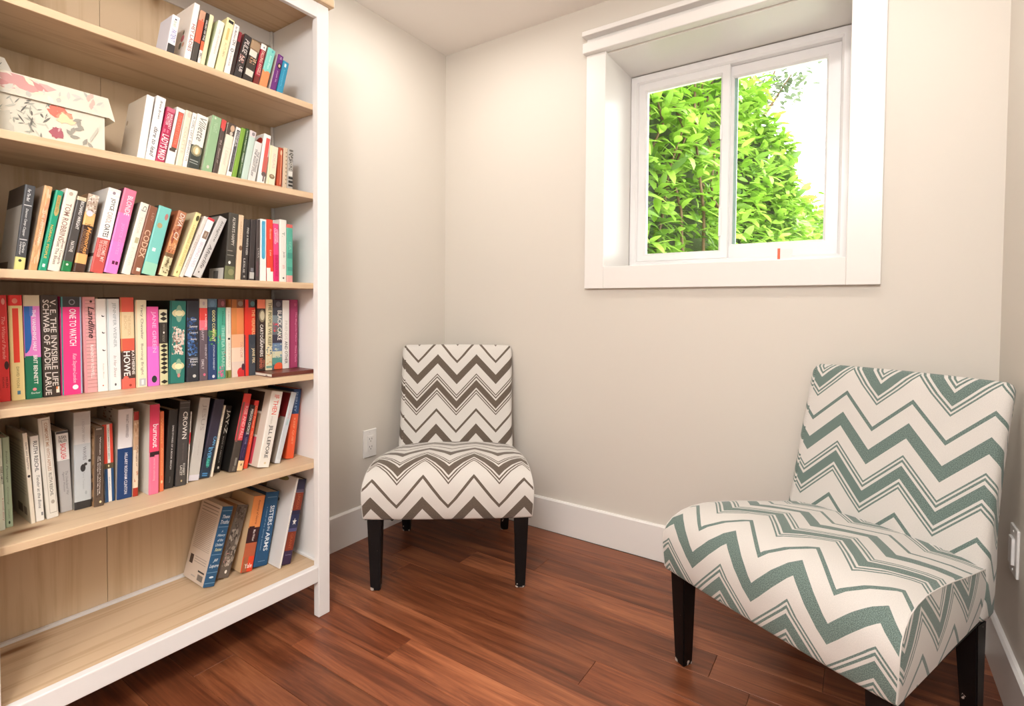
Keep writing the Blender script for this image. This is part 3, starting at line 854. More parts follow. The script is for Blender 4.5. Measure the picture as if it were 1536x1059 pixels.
    ('C','brown book titled CODEX in pale capitals',-0.5193,0.07,1.075,0.0201,0.18,0.1224,0.2349,'8a5a44','8a5a44',[],[('r',0.4,0.898,0.8,0.947,'e8dcd0')],[('LEV',0.5,0.097,0.75,0.213,'b8907c'),('CODEX',0.25,0.348,0.9,0.753,'dcb89c')],[]),
    ('C','aqua paperback with little shells, next to the brown CODEX book',-0.4969,0.07,1.0772,0.0303,0.1812,0.1232,0.2314,'7cc8c0','2c4440',[],[('e',0.6,0.087,0.85,0.184,'b87a74'),('e',0.2,0.242,0.6,0.32,'b8a47a'),('r',0.3,0.61,0.55,0.659,'e8eef0'),('r',0.0,0.823,1,1,'9ad0b8')],[],[]),
    ('C','copper coloured book with a woman portrait and script',-0.4586,0.07,1.0761,0.0209,0.1784,0.1213,0.2789,'c07848','9a5a3c',[(0.337,'b87a58'),(0.654,'cc8a58'),(0.712,'7a5a3c'),(1,'d8d0a8')],[('m50',0.03,0.048,0.97,0.654,'b87a58|cc9068|9a4a34|e0a878|a8644a'),('m30',0.2,0.5,0.9,0.635,'e0a070|ecbc90'),('m20',0.05,0.693,0.95,0.962,'6a5a44|d8d0a8|8a7a58')],[('DIVA',0.25,0.029,0.8,0.231,'e8dcd0','i'),('CI',0.25,0.327,0.8,0.443,'e4d4c4','i'),('novel',0.3,0.731,0.7,0.866,'8a7a58')],[]),
    ('C','pale yellow book with a black emblem near its top',-0.4253,0.07,1.0748,0.0143,0.1843,0.1253,0.3237,'e8dc9c','d6c8a0',[],[('e',0.3,0.039,0.85,0.128,'55502f'),('e',0.3,0.914,0.5,0.953,'8a6a3a')],[('LANGUAGE OF FLOWERS',0.3,0.196,0.7,0.835,'c9b878')],[]),
    ('C','thin pale grey paperback leaning against a red-topped white one',-0.4101,0.07,1.0738,0.0097,0.1798,0.1222,0.3695,'dcd4cc','dcd4cc',[],[],[('AN EDUCATION',0.3,0.294,0.7,0.834,'bcb0a8')],[]),
    ('C','white book with red top edge and a brown photograph square',-0.3979,0.07,1.0769,0.0182,0.1756,0.1194,0.3681,'f2eeee','f2eeee',[(0.039,'d23a44'),(1,'f2eeee')],[('r',0.2,0.226,0.85,0.353,'8a7464'),('e',0.4,0.245,0.65,0.324,'b8a490')],[('SECOND LIVES',0.3,0.412,0.7,0.835,'cdbfd0')],[]),
    ('C','steeply tilted silver grey book with dark handwritten title',-0.376,0.07,1.0785,0.0212,0.1845,0.1254,0.3992,'c9c6c4','8a8680',[],[('e',0.35,0.908,0.5,0.937,'4a4848')],[('Imagine',0.35,0.059,0.75,0.41,'77736f','i'),('Afterlife',0.3,0.469,0.72,0.859,'6a6664','i')],[]),
    ('C','dark book standing upright with a barcode on its back cover',-0.2936,0.07,1.0724,0.0276,0.1899,0.1292,0.0773,'4a4638','332e2a',[(0.585,'47433c'),(0.8,'3f3c34'),(1,'6a6e4c')],[('e',0.25,0.722,0.5,0.771,'e8e4dc'),('r',0.1,0.566,0.6,0.571,'b8b4a8'),('r',0.1,0.634,0.75,0.639,'b8b4a8'),('e',0.3,0.839,0.9,0.936,'8a8a64')],[('ALWAYS HAPPY',0.4,0.059,0.7,0.488,'cfc8bc')],[('r',0.3,0.83,0.95,1,'d8d4cc'),('r',0.5,0.87,0.72,0.99,'77736e')]),
    ('C','slim beige book with a small brown photograph',-0.2626,0.07,1.0712,0.015,0.1884,0.1281,0.0617,'dcc0a0','dcc0a0',[],[('e',0.3,0.467,0.95,0.545,'7a5a44')],[('CASTLES',0.35,0.097,0.65,0.37,'c9a484')],[]),
    ('C','black book with spaced white capitals',-0.2468,0.07,1.0714,0.0184,0.1787,0.1215,0.0621,'352f2e','352f2e',[],[('e',0.3,0.918,0.6,0.957,'9a9690')],[('FIND A WHITE DEER',0.5,0.137,0.8,0.586,'c8c4be'),('LESLIE',0.2,0.645,0.5,0.879,'b8b4ae')],[]),
    ('C','plain black book with a grey paper label at its foot',-0.2253,0.07,1.0711,0.017,0.1803,0.1226,0.0482,'3a3231','3a3231',[],[('r',0.15,0.859,0.95,0.967,'b4b2ae'),('r',0.3,0.791,0.8,0.85,'77757a')],[],[]),
    ('C','thin dark grey brown book with pale lower lettering',-0.203,0.07,1.0705,0.0113,0.1829,0.1244,0.021,'4c4240','4c4240',[],[('r',0.1,0.682,0.6,0.926,'5e4448')],[('LYRA',0.4,0.468,0.8,0.624,'b8b0ac')],[]),
    ('C','white book with a long rounded blue panel',-0.1891,0.07,1.0705,0.0195,0.186,0.1265,0.0095,'eceae6','eceae6',[],[('r',0.2,0.049,0.75,0.605,'4aa4c8'),('e',0.2,0.556,0.75,0.644,'4aa4c8'),('r',0.25,0.029,0.75,0.049,'4aa4c8')],[('MAD HONEY',0.4,0.098,0.6,0.536,'5ab0d0')],[]),
    ('C','vermilion book with a white corner at its foot',-0.1667,0.07,1.0703,0.0199,0.1878,0.1277,-0.0029,'e8402e','e8402e',[(0.778,'e8442e'),(1,'f0e8e0')],[('r',0.5,0.778,1,0.836,'e8442e')],[('Florence',0.4,0.146,0.7,0.311,'f4b8a4','i'),('Lee',0.4,0.486,0.7,0.584,'f4b8a4','i')],[]),
    ('C','hot pink paperback with white upper lettering',-0.1456,0.07,1.0703,0.0176,0.1778,0.1209,-0.0072,'e63c78','e63c78',[(0.535,'ea4882'),(1,'d62c6c')],[],[('STEPHANIE',0.52,0.097,0.85,0.321,'fbd8e4'),('CLIFFORD',0.15,0.078,0.48,0.35,'fbd8e4'),('EVERYBODY RISE',0.3,0.535,0.7,0.904,'b81850')],[]),
    ('C','white paperback between hot pink and teal paperbacks at the row end',-0.1273,0.07,1.0704,0.0236,0.1932,0.1314,0.0049,'e9e6de','e9e6de',[],[('e',0.4,0.917,0.65,0.947,'4a4a44')],[('T.',0.35,0.195,0.7,0.273,'8a9a88'),('Jacobs',0.4,0.507,0.8,0.605,'9a8a88','i'),('sin',0.4,0.722,0.8,0.781,'d8a0a0')],[]),
    ('C','teal paperback with coral ends, last of its row',-0.103,0.07,1.0704,0.0208,0.1814,0.1233,0.0036,'58b098','58b098',[(0.058,'d86a64'),(0.877,'5cb29c'),(1,'e4a09c')],[('r',0.1,0.487,0.9,0.585,'4a9a88'),('r',0.1,0.731,0.9,0.799,'4a9a88')],[('SEA',0.3,0.292,0.7,0.439,'8acab8')],[]),
    ('D','red book with looping pale script at the start of the fourth row',-0.7471,0.138,0.7813,0.0189,0.2358,0.154,-0.0166,'dc3434','dc3434',[],[('e',0.5,0.03,0.8,0.09,'f0a090'),('e',0.55,0.62,0.95,0.7,'3a1a1a')],[('The Wizard Parade',0.45,0.2,0.75,0.6,'f0988c','i'),('HELEN',0.62,0.77,0.82,0.87,'7a1a1a'),('HOANG',0.32,0.77,0.5,0.87,'7a1a1a')],[]),
    ('D','pale yellow book with a red cap and red brushed stripe',-0.7269,0.138,0.7813,0.0235,0.2363,0.154,-0.0137,'f2dc9c','f2dc9c',[(0.1,'ea3430'),(1,'f2dc9c')],[('e',0.25,0.03,0.65,0.08,'f0907c'),('r',0.25,0.125,0.68,0.64,'ee4432'),('r',0.42,0.91,0.65,0.945,'5a8aa4')],[('DAVID YOON',0.4,0.68,0.6,0.88,'a89868')],[]),
    ('D','book in blue, lilac and green with THE VANISHING HALF on it',-0.7028,0.138,0.7813,0.029,0.2368,0.154,-0.0111,'1f7a5c','1a5a44',[(0.105,'ddd2b4'),(0.5,'e486cc'),(0.6,'e486cc'),(1,'1f7456')],[('r',0,0.107,0.42,0.42,'2a64ae'),('e',-0.4,0.25,0.45,0.56,'2a64ae'),('r',0.35,0.107,0.55,0.2,'5a74be'),('r',0,0.585,0.55,0.61,'1f7456'),('e',0.4,0.895,0.65,0.925,'e88a94')],[('THE VANISHING HALF',0.5,0.14,0.72,0.54,'f6ecf4'),('BRIT BENNETT',0.5,0.58,0.74,0.86,'f6f2ee'),('Riverhead',0.3,0.935,0.85,0.955,'cfe0d4','hi')],[]),
    ('D','dark brown book filled with two lines of tall silver capitals',-0.6723,0.138,0.7813,0.032,0.2375,0.154,-0.0153,'40352f','2c2420',[],[('r',0.72,0.905,0.9,0.965,'ece0d0'),('r',0.72,0.905,0.82,0.93,'e88a4c')],[('V. E. THE INVISIBLE LIFE',0.52,0.045,0.86,0.895,'d8d0c8'),('SCHWAB OF ADDIE LARUE',0.12,0.045,0.47,0.98,'d8d0c8')],[]),
    ('D','hot pink book titled ONE TO WATCH with a black cap',-0.6393,0.138,0.7813,0.0406,0.2347,0.154,-0.0017,'ea3c84','ea3c84',[(0.105,'3a3a3e'),(1,'ea3c84')],[('r',0,0.0,0.1,1,'4a9490'),('r',0.9,0,1,1,'9ab0c4'),('e',0.38,0.025,0.68,0.085,'8a8a90'),('e',0.43,0.035,0.63,0.075,'3a3a3e'),('e',0.5,0.9,0.78,0.95,'f6ecf0')],[('ONE TO WATCH',0.4,0.125,0.72,0.5,'fbeef2'),('Kate Stayman-London',0.48,0.58,0.72,0.88,'f6b8d0','i')],[]),
    ('D','pale pink pinstriped book with a black script Landline title',-0.5948,0.138,0.7813,0.0259,0.2346,0.154,-0.0155,'e4a8a8','e4a8a8',[],[('r',0,0.03,1,0.035,'b88484'),('r',0,0.068,1,0.073,'b88484'),('r',0,0.106,1,0.111,'b88484'),('r',0,0.144,1,0.149,'b88484'),('r',0,0.182,1,0.187,'b88484'),('r',0,0.22,1,0.225,'b88484'),('r',0,0.258,1,0.263,'b88484'),('r',0,0.296,1,0.301,'b88484'),('r',0,0.334,1,0.339,'b88484'),('r',0,0.372,1,0.377,'b88484'),('r',0,0.41,1,0.415,'b88484'),('r',0,0.448,1,0.453,'b88484'),('r',0,0.486,1,0.491,'b88484'),('r',0,0.524,1,0.529,'b88484'),('r',0,0.562,1,0.567,'b88484'),('r',0,0.6,1,0.605,'b88484'),('r',0,0.638,1,0.643,'b88484'),('r',0,0.676,1,0.681,'b88484'),('r',0,0.714,1,0.719,'b88484'),('r',0,0.752,1,0.757,'b88484'),('r',0,0.79,1,0.795,'b88484'),('r',0,0.828,1,0.833,'b88484'),('r',0,0.866,1,0.871,'b88484'),('r',0,0.904,1,0.909,'b88484'),('r',0,0.942,1,0.947,'b88484'),('r',0,0,0.2,1,'e09aa0'),('e',0.55,0.035,0.75,0.06,'3a2a2a')],[('Landline',0.4,0.1,0.88,0.43,'3c2428','i'),('RAINBOW ROWELL',0.5,0.5,0.75,0.85,'f6e8e6')],[]),
    ('D','plain white paperback with three small black crescent moons',-0.5685,0.138,0.7813,0.0217,0.2304,0.154,-0.0136,'f2f0ec','f2f0ec',[],[('e',0.5,0.17,0.8,0.195,'3a3638'),('e',0.56,0.163,0.84,0.185,'f2f0ec'),('e',0.5,0.35,0.8,0.375,'3a3638'),('e',0.56,0.343,0.84,0.365,'f2f0ec'),('e',0.5,0.54,0.8,0.565,'3a3638'),('e',0.56,0.533,0.84,0.555,'f2f0ec'),('e',0.4,0.93,0.55,0.945,'c06a5a')],[('Robyn Moon',0.45,0.7,0.62,0.86,'d0c0b8')],[]),
    ('D','pale bluish white book with grey serif lettering',-0.5463,0.138,0.7813,0.027,0.2307,0.154,-0.0118,'e6e9ea','e6e9ea',[],[('e',0.45,0.925,0.6,0.955,'55555c'),('r',0,0,0.12,1,'c8dadc')],[('JENNIFER WEINER',0.38,0.04,0.7,0.53,'aab2b4'),('In Her Shoes',0.42,0.62,0.65,0.86,'b8aaa8','i')],[]),
    ('D','book with orange blocks, a cream panel and large white lettering below',-0.5184,0.138,0.7813,0.0307,0.2353,0.154,-0.0115,'4c3a34','4c3a34',[(0.16,'de5e4c'),(0.45,'ead2a8'),(0.585,'d8604c'),(0.89,'4a3630'),(1,'f06a5c')],[('r',0,0,0.07,0.6,'c9a464'),('e',0.1,0.86,0.5,0.92,'f06a5c'),('e',0.5,0.95,0.7,0.98,'9a3a30')],[('THE PHYSICK',0.5,0.2,0.72,0.42,'d8bc90'),('BOOK',0.25,0.2,0.45,0.36,'d8bc90'),('KATHERINE',0.74,0.585,0.95,0.85,'f0e8e0'),('HOWE',0.15,0.59,0.62,0.86,'f6f2ee')],[]),
    ('D','cream book with thin grey script lettering along its spine',-0.4865,0.138,0.7813,0.0251,0.229,0.154,-0.0013,'f0e6c6','f0e6c6',[],[('r',0.25,0.9,0.85,0.985,'c0c2c4'),('r',0.45,0.915,0.65,0.97,'eeeeee'),('r',0,0,0.1,1,'f0c8a0')],[('Tracy Chevalier',0.38,0.05,0.68,0.45,'8a8478'),('Burning Bright',0.38,0.5,0.66,0.86,'9a9484')],[]),
    ('D','bright pink book with a dark round sticker low on it',-0.4599,0.138,0.7813,0.0278,0.2115,0.1438,-0.0061,'ee66bc','ee66bc',[(0.5,'ee60ac'),(1,'ea72d2')],[('e',0.3,0.87,0.75,0.96,'2e3a34')],[('JANE GREEN',0.32,0.06,0.75,0.58,'f8b8e0')],[]),
    ('D','cream book with columns of black diamonds',-0.4312,0.138,0.7813,0.0198,0.2039,0.1386,-0.004,'d8d2b4','1e1a1c',[(0.17,'d8d2b4'),(0.45,'3a332e'),(1,'d4d0a4')],[('d',0.05,0.03,0.95,0.09,'2c2622'),('d',0.05,0.09,0.95,0.15,'2c2622'),('d',0.05,0.455,0.95,0.51,'2c2622'),('d',0.05,0.513,0.95,0.568,'2c2622'),('d',0.05,0.571,0.95,0.626,'2c2622'),('d',0.05,0.629,0.95,0.684,'2c2622'),('d',0.05,0.687,0.95,0.742,'2c2622'),('d',0.05,0.745,0.95,0.8,'2c2622'),('d',0.05,0.803,0.95,0.858,'2c2622'),('d',0.05,0.93,0.95,0.985,'2c2622'),('e',0.4,0.29,0.6,0.32,'e8e4da')],[('THE NIGHT',0.3,0.33,0.6,0.43,'8a8478'),('CIRCUS',0.4,0.19,0.62,0.28,'8a8478')],[]),
    ('D','wide teal green book with a white marble figure and gold suns',-0.411,0.138,0.7824,0.0408,0.2275,0.154,0.0265,'2f7a70','1c2a2a',[],[('r',0,0,0.1,1,'1f5a54'),('e',0.12,0.1,0.92,0.2,'d8cfa0'),('e',0.35,0.05,0.75,0.26,'86aa94'),('e',0.3,0.115,0.8,0.185,'ece4b8'),('m30',0.15,0.31,0.5,0.5,'c8a89c|b08a7c|dcc4b8'),('m60',0.35,0.33,0.92,0.66,'e6d8ca|d9c0b2|efe4da|b89a8a'),('m50',0.12,0.44,0.75,0.65,'efe4da|dccabc|9a7468|e6d8ca'),('e',0.15,0.74,0.92,0.84,'d8cfa0'),('e',0.38,0.7,0.76,0.9,'86aa94'),('e',0.33,0.76,0.8,0.83,'ece4b8'),('e',0.5,0.88,0.68,0.93,'d08a84')],[],[]),
    ('D','dark navy book with small white words on cloudy blue',-0.3655,0.138,0.7816,0.0333,0.2283,0.154,0.0085,'31343c','31343c',[],[('m50',0.03,0.2,0.8,0.48,'3a5a8c|365484|2e4670|42689c'),('m50',0.05,0.48,0.85,0.68,'4a74b0|3c629c|6a94c8|34507c'),('m14',0.03,0.7,0.5,0.82,'4a66a0|3a4a78'),('r',0.25,0.72,0.85,0.728,'e4e4e4'),('r',0.15,0.705,0.85,0.71,'c8c8cc'),('e',0.45,0.91,0.72,0.95,'c8c8c4')],[('Sorrow',0.3,0.215,0.75,0.24,'dcdce0','h'),('Summer',0.2,0.3,0.85,0.33,'dcdce0','h'),('Leopard',0.2,0.38,0.85,0.41,'dcdce0','h'),('Beauty',0.3,0.46,0.78,0.49,'dcdce0','h'),('Robert',0.25,0.735,0.85,0.765,'dcdce0','h'),('Hicks',0.35,0.775,0.7,0.8,'dcdce0','h')],[]),
    ('D','grey mauve book with beige cap and red upper panel',-0.3307,0.138,0.7814,0.0222,0.2341,0.154,0.0042,'6a5c64','6a5c64',[(0.11,'d4c8bc'),(0.26,'e44a44'),(0.38,'ee7484'),(1,'665860')],[('e',0.35,0.03,0.65,0.08,'b8a8b0'),('e',0.4,0.91,0.7,0.945,'d86a84')],[('A NOVEL',0.65,0.18,0.85,0.35,'f4d0cc'),('HAPPY',0.2,0.36,0.5,0.51,'b8acb4'),('EMILY',0.2,0.74,0.5,0.86,'c4bcc0'),('HENRY',0.62,0.56,0.85,0.74,'b8aeb4')],[]),
    ('D','navy book with yellow GOOD COMPANY lettering on a leafy motif',-0.308,0.138,0.7814,0.0254,0.2352,0.154,0.0059,'2f4a78','2f4a78',[(0.105,'5c7c94'),(0.4,'2f4658'),(0.46,'4a6a50'),(1,'2c4470')],[('e',0.2,0.02,0.75,0.1,'6a8ca8'),('m44',0.08,0.38,0.92,0.57,'5a9a4c|4a8a48|7ab45c|3a6a48'),('e',0.4,0.94,0.7,0.98,'d8d8e4')],[('GOOD COMPANY',0.42,0.14,0.74,0.53,'f0e4a0'),('CYNTHIA SWEENEY',0.5,0.57,0.68,0.88,'c8d0dc')],[]),
    ('D','teal green book with red flowers and a maroon cap',-0.2816,0.138,0.7815,0.0235,0.2342,0.154,0.0085,'48a88e','48a88e',[(0.105,'6a3c40'),(1,'48a88e')],[('e',0.4,0.02,0.8,0.09,'9a5a60'),('m14',0.03,0.45,0.38,0.55,'d83a4c|b82a40'),('m10',0.7,0.65,0.97,0.73,'e0484c|c83a44'),('m30',0.03,0.84,0.75,0.99,'e85a9a|c8588a|d87aa8'),('r',0.4,0.33,0.85,0.6,'66bca4')],[('THE FLATSHARE',0.45,0.35,0.82,0.85,'a8d8c8'),('Winters',0.5,0.15,0.7,0.32,'347a68','i')],[]),
    ('D','thin cream book with a little black bird and green foot',-0.2566,0.138,0.7814,0.0155,0.2102,0.1429,0.0033,'e6e0d2','e6e0d2',[(0.89,'e8e2d4'),(1,'8a8a4c')],[('e',0.3,0.43,0.75,0.46,'2e2a28'),('e',0.0,0.9,0.4,1,'55602c')],[('A MAN CALLED',0.35,0.05,0.65,0.38,'cfc8bc'),('BACKMAN',0.4,0.5,0.7,0.85,'cfc4b4','i')],[]),
    ('D','orange and cream book with a red car motif at the foot',-0.2394,0.138,0.7813,0.0377,0.2346,0.154,-0.0023,'e09058','e09058',[(0.11,'7a4c34'),(0.45,'e88c54'),(0.62,'ecb48c'),(0.8,'ecd2bc'),(1,'dcc8bc')],[('r',0,0,0.4,0.11,'a8632c'),('r',0,0.11,0.4,0.45,'d88a4c'),('e',0.5,0.02,0.9,0.09,'8a7464'),('e',0.4,0.88,1,1.0,'d03438'),('e',0.75,0.83,1,0.92,'4a2a3a'),('r',0.45,0.93,1,1,'c83034')],[('TAYLOR',0.65,0.55,0.85,0.75,'d89a84','i')],[]),
    ('D','red book with yellow lettering and slate lower half',-0.2003,0.138,0.7814,0.034,0.2346,0.154,0.0032,'e03a2c','e03a2c',[(0.105,'4a3a3c'),(0.46,'e2402e'),(1,'444a52')],[('r',0,0,0.32,1,'e4382c'),('e',0.5,0.02,0.9,0.09,'54787c'),('r',0.32,0.46,0.38,1,'33383e'),('e',0.4,0.46,0.9,0.6,'39404a')],[('THE VERIFIERS',0.62,0.13,0.92,0.46,'f0c088'),('JANE PEK',0.58,0.64,0.9,0.84,'f0dcb0')],[]),
    ('D','dark brown book with a moonlike glow and white title',-0.1659,0.13,0.7941,0.0262,0.2225,0.1513,0.0097,'3c302c','3c302c',[(0.125,'ee8464'),(1,'3c302c')],[('e',0.15,0.14,0.95,0.32,'8a8068'),('e',0.3,0.16,0.85,0.29,'cfc6a8')],[('CARTOGRAPHERS',0.3,0.35,0.68,0.8,'f0ebe4'),('THE',0.7,0.55,0.85,0.62,'e0d8d0'),('SHEPHERD',0.25,0.82,0.62,0.97,'d8785c'),('PENG',0.7,0.85,0.88,0.95,'d8785c')],[]),
    ('D','cream book with tall green capitals over striped art',-0.1388,0.13,0.794,0.0224,0.2229,0.1516,0.0112,'e8dcb8','e8dcb8',[],[('m20',0.03,0.67,0.97,0.78,'4a6a7c|5a7a84|e8dcb8|3a5464'),('m24',0.05,0.77,0.9,0.93,'e4c08c|e8d4a8|d8a874'),('r',0,0.94,1,0.97,'7aa494')],[('THE PEOPLE WE KEEP',0.3,0.04,0.78,0.66,'6a6a44')],[]),
    ('D','multicoloured dark book with big white BLACK CAKE capitals',-0.1155,0.13,0.7941,0.0328,0.2218,0.1508,0.0092,'4a505c','4a505c',[(0.11,'3e3840'),(0.22,'4a4e58'),(0.33,'7a8a90'),(0.5,'6a7078'),(0.62,'3c3848'),(0.74,'6c84a4'),(0.83,'d8d4b4'),(0.93,'5a948a'),(1,'4a6a74')],[('e',0.3,0.02,0.8,0.1,'6a646c'),('m24',0.03,0.32,0.6,0.46,'d8404c|c03444|e0606c'),('m20',0.2,0.42,0.9,0.5,'5a8a64|7aa47c|3a4a58'),('m24',0.05,0.62,0.95,0.86,'8aa8b4|d8d4b4|7a94ac|a8c0b4'),('e',0.1,0.9,1.1,1.05,'e4603c')],[('BLACK CAKE',0.45,0.15,0.88,0.58,'f2eee8')],[]),
    ('D','white book with heavy black AND OTHER lettering',-0.0818,0.13,0.794,0.024,0.2213,0.1505,0.0068,'efebe4','efebe4',[],[],[('FRIENDS',0.3,0.3,0.7,0.58,'cfcac2'),('AND OTHER',0.3,0.6,0.72,0.93,'55504c')],[]),
    ('D','plum magenta book, last upright one above the brown notebook',-0.057,0.13,0.794,0.029,0.2239,0.1522,0.0084,'a43c64','a43c64',[],[('e',0.5,0.05,0.8,0.1,'b85a78'),('r',0,0,0.12,1,'8a2c50')],[('The Magnolia Palace',0.62,0.18,0.85,0.62,'d88aa4'),('Fiona Davis',0.62,0.68,0.85,0.92,'d88aa4')],[]),
    ('E','pale green white book at the start of the row, beside a sage one',-0.7584,0.1368,0.4963,0.0176,0.2045,0.1391,-0.0201,'dfe6d0','dfe6d0',[(1,'e4e8d6')],[],[('ANNE LAMOTT',0.75,0.3,0.95,0.5,'4a3a38'),('a novel story',0.75,0.65,0.95,0.9,'c89a90')],[]),
    ('E','thin sage green paperback with faint dark script',-0.7383,0.1466,0.4963,0.0122,0.204,0.1387,-0.021,'b8cbb0','b8cbb0',[],[('e',0.35,0.93,0.6,0.965,'3a4a3c')],[('Inside Passage',0.3,0.15,0.65,0.5,'7a8a74','i'),('Crossing',0.3,0.55,0.6,0.75,'8a9a84','i'),('LOGAN',0.35,0.8,0.6,0.9,'8a9a84')],[]),
    ('E','beige paperback showing its printed back cover beside the sage book',-0.6998,0.1299,0.4963,0.008,0.2103,0.143,-0.0581,'efe4d2','d8cbb4',[],[('e',0.2,0.46,0.8,0.49,'2a2a2c')],[('Garlic and Sapphires',0.25,0.1,0.75,0.4,'8a7a6c','i')],[('r',0.2,0.08,0.9,0.11,'b8aa94'),('r',0.15,0.16,0.92,0.17,'b4a894'),('r',0.15,0.195,0.92,0.205,'b4a894'),('r',0.15,0.23,0.92,0.24,'b4a894'),('r',0.15,0.265,0.92,0.275,'b4a894'),('r',0.15,0.3,0.92,0.31,'b4a894'),('r',0.15,0.335,0.92,0.345,'b4a894'),('r',0.15,0.37,0.92,0.38,'b4a894'),('r',0.15,0.405,0.92,0.415,'b4a894'),('r',0.15,0.44,0.92,0.45,'b4a894'),('r',0.15,0.475,0.92,0.485,'b4a894'),('r',0.15,0.51,0.92,0.52,'b4a894'),('r',0.15,0.545,0.92,0.555,'b4a894'),('r',0.15,0.58,0.92,0.59,'b4a894'),('r',0.15,0.615,0.92,0.625,'b4a894'),('r',0.15,0.65,0.92,0.66,'b4a894'),('r',0.15,0.685,0.92,0.695,'b4a894'),('r',0.35,0.83,0.62,0.93,'7a6a58'),('r',0.68,0.84,0.85,0.93,'8a7a68')]),
    ('E','white paperback with black capitals and script, beside the ivory framed one',-0.6902,0.1354,0.4963,0.0156,0.1995,0.1357,-0.0418,'f4f1ea','f4f1ea',[],[('r',0.65,0.9,0.85,0.94,'8a8a8a')],[('RUTH REICHL',0.3,0.06,0.75,0.42,'5a5a58'),('Tender at the Bone',0.4,0.46,0.75,0.85,'8a8884','i')],[]),
    ('E','tall ivory book with a thin ruled frame around its title',-0.6709,0.1348,0.4963,0.0221,0.2383,0.1572,-0.0572,'ece8de','cdc4b0',[],[('r',0.28,0.02,0.31,0.95,'a8a294'),('r',0.86,0.02,0.89,0.95,'a8a294'),('r',0.28,0.02,0.89,0.025,'a8a294'),('r',0.28,0.945,0.89,0.95,'a8a294'),('e',0.45,0.82,0.75,0.86,'b8aea0')],[('COMFORT ME WITH APPLES',0.45,0.05,0.72,0.53,'c09c80'),('RUTH REICHL',0.45,0.55,0.72,0.78,'77756c')],[]),
    ('E','squat grey and white book with red outlined BACKLASH',-0.6404,0.1566,0.4963,0.0242,0.1968,0.1339,-0.0373,'c4c2c2','8a8078',[(0.36,'f0eeec'),(1,'bcbaba')],[('r',0,0,1,0.03,'4a4a4c')],[('SUSAN',0.2,0.055,0.8,0.095,'3a3a3c','h'),('FALUDI',0.2,0.1,0.8,0.14,'3a3a3c','h'),('BACKLASH',0.3,0.155,0.72,0.345,'e03c44'),('The Undeclared War',0.55,0.5,0.75,0.8,'8a888a','i'),('Against Women',0.3,0.5,0.5,0.75,'8a888a','i')],[]),
    ('E','tall pale grey hardback with a black bird and black foot',-0.6158,0.1481,0.4964,0.0341,0.2387,0.1439,0.0031,'cfd2d4','bdb8b0',[(0.14,'c8c8c8'),(0.33,'d6d6d6'),(0.92,'c2c8cc'),(1,'3a3838')],[('e',0.35,0.54,0.65,0.62,'3c3a3a'),('e',0.55,0.53,0.75,0.56,'3c3a3a'),('e',0.8,0.5,0.97,0.53,'3c3a3a'),('e',0.6,0.82,0.72,0.86,'a8b0b4')],[('I KNOW WHY',0.45,0.08,0.62,0.32,'b4b0b4'),('WAVES',0.5,0.36,0.7,0.5,'8a8a90'),('Terry Tempest',0.45,0.62,0.58,0.8,'aab0b4')],[]),
    ('E','brown book with a framed title strip and mottled cover',-0.5814,0.1327,0.4967,0.0193,0.1969,0.1339,0.0187,'5c4c40','a88460',[],[('r',0.15,0.1,0.7,0.88,'3a302c'),('r',0.2,0.105,0.65,0.875,'54453c'),('e',0.5,0.93,0.75,0.96,'e8e0b0'),('r',0.1,0.01,0.7,0.03,'a8a098')],[('Women of Color Writing',0.45,0.12,0.62,0.84,'e8e0d8'),('This Bridge Called My Back',0.24,0.36,0.4,0.86,'d8d0c8')],[('m60',0.05,0.05,0.98,0.95,'4a3a2c|5a4634|b89470|8a6a4c|c8a480')]),
    ('E','book striped red and white above, blue and white below',-0.555,0.148,0.4963,0.0216,0.1988,0.1352,-0.0147,'e6e2de','e6e2de',[(0.5,'e0503e'),(0.57,'5c5038'),(1,'27507c')],[('r',0.38,0,0.66,0.5,'f0ece8'),('r',0.36,0.57,0.68,1,'f0ece8'),('e',0.4,0.52,0.55,0.55,'e8e0b0'),('r',0,0.5,0.04,1,'e8e4e0')],[('UNCOMMON WOMEN',0.46,0.05,0.6,0.45,'8a9a8a'),('and others',0.46,0.68,0.58,0.85,'9ab0c0')],[]),
    ('E','thick white and navy book with title in spaced capitals',-0.5308,0.1432,0.4971,0.033,0.2317,0.1488,0.0242,'e2dfe2','c8bcae',[(0.435,'e4e0e2'),(1,'1f3f70')],[],[('WHAT HAPPENED',0.5,0.06,0.68,0.32,'77747c'),('HILLARY RODHAM CLINTON',0.45,0.49,0.65,0.95,'e4e4ec')],[('m14',0.3,0.0,0.8,0.16,'8a5a44|5a3a30|a8785c')]),
    ('E','recessed beige book with a dark red top and foot',-0.4971,0.14,0.4966,0.0118,0.2215,0.1506,0.0231,'e2cdb0','e2cdb0',[(0.1,'a8302c'),(0.45,'c8a484'),(0.9,'e6d4bc'),(1,'b03828')],[('m20',0.03,0.12,0.97,0.5,'e0c8ac|b88a68|c8a484|d8b898'),('m12',0.03,0.7,0.97,0.88,'d09a7c|e6d4bc')],[('the weight of',0.4,0.4,0.7,0.65,'8a6a58','i')],[]),
    ('E','red and pink book titled burnout with a black slash',-0.4685,0.1186,0.4968,0.0233,0.2379,0.1618,0.0232,'ec5a80','e2ddd6',[(0.535,'e8486c'),(1,'ee7898')],[('r',0,0.525,1,0.565,'3a2428'),('r',0,0.55,0.5,0.58,'3a2428')],[('burnout',0.3,0.22,0.85,0.48,'fbe8ec'),('secret to unlocking',0.35,0.6,0.62,0.85,'f6b0c0')],[]),
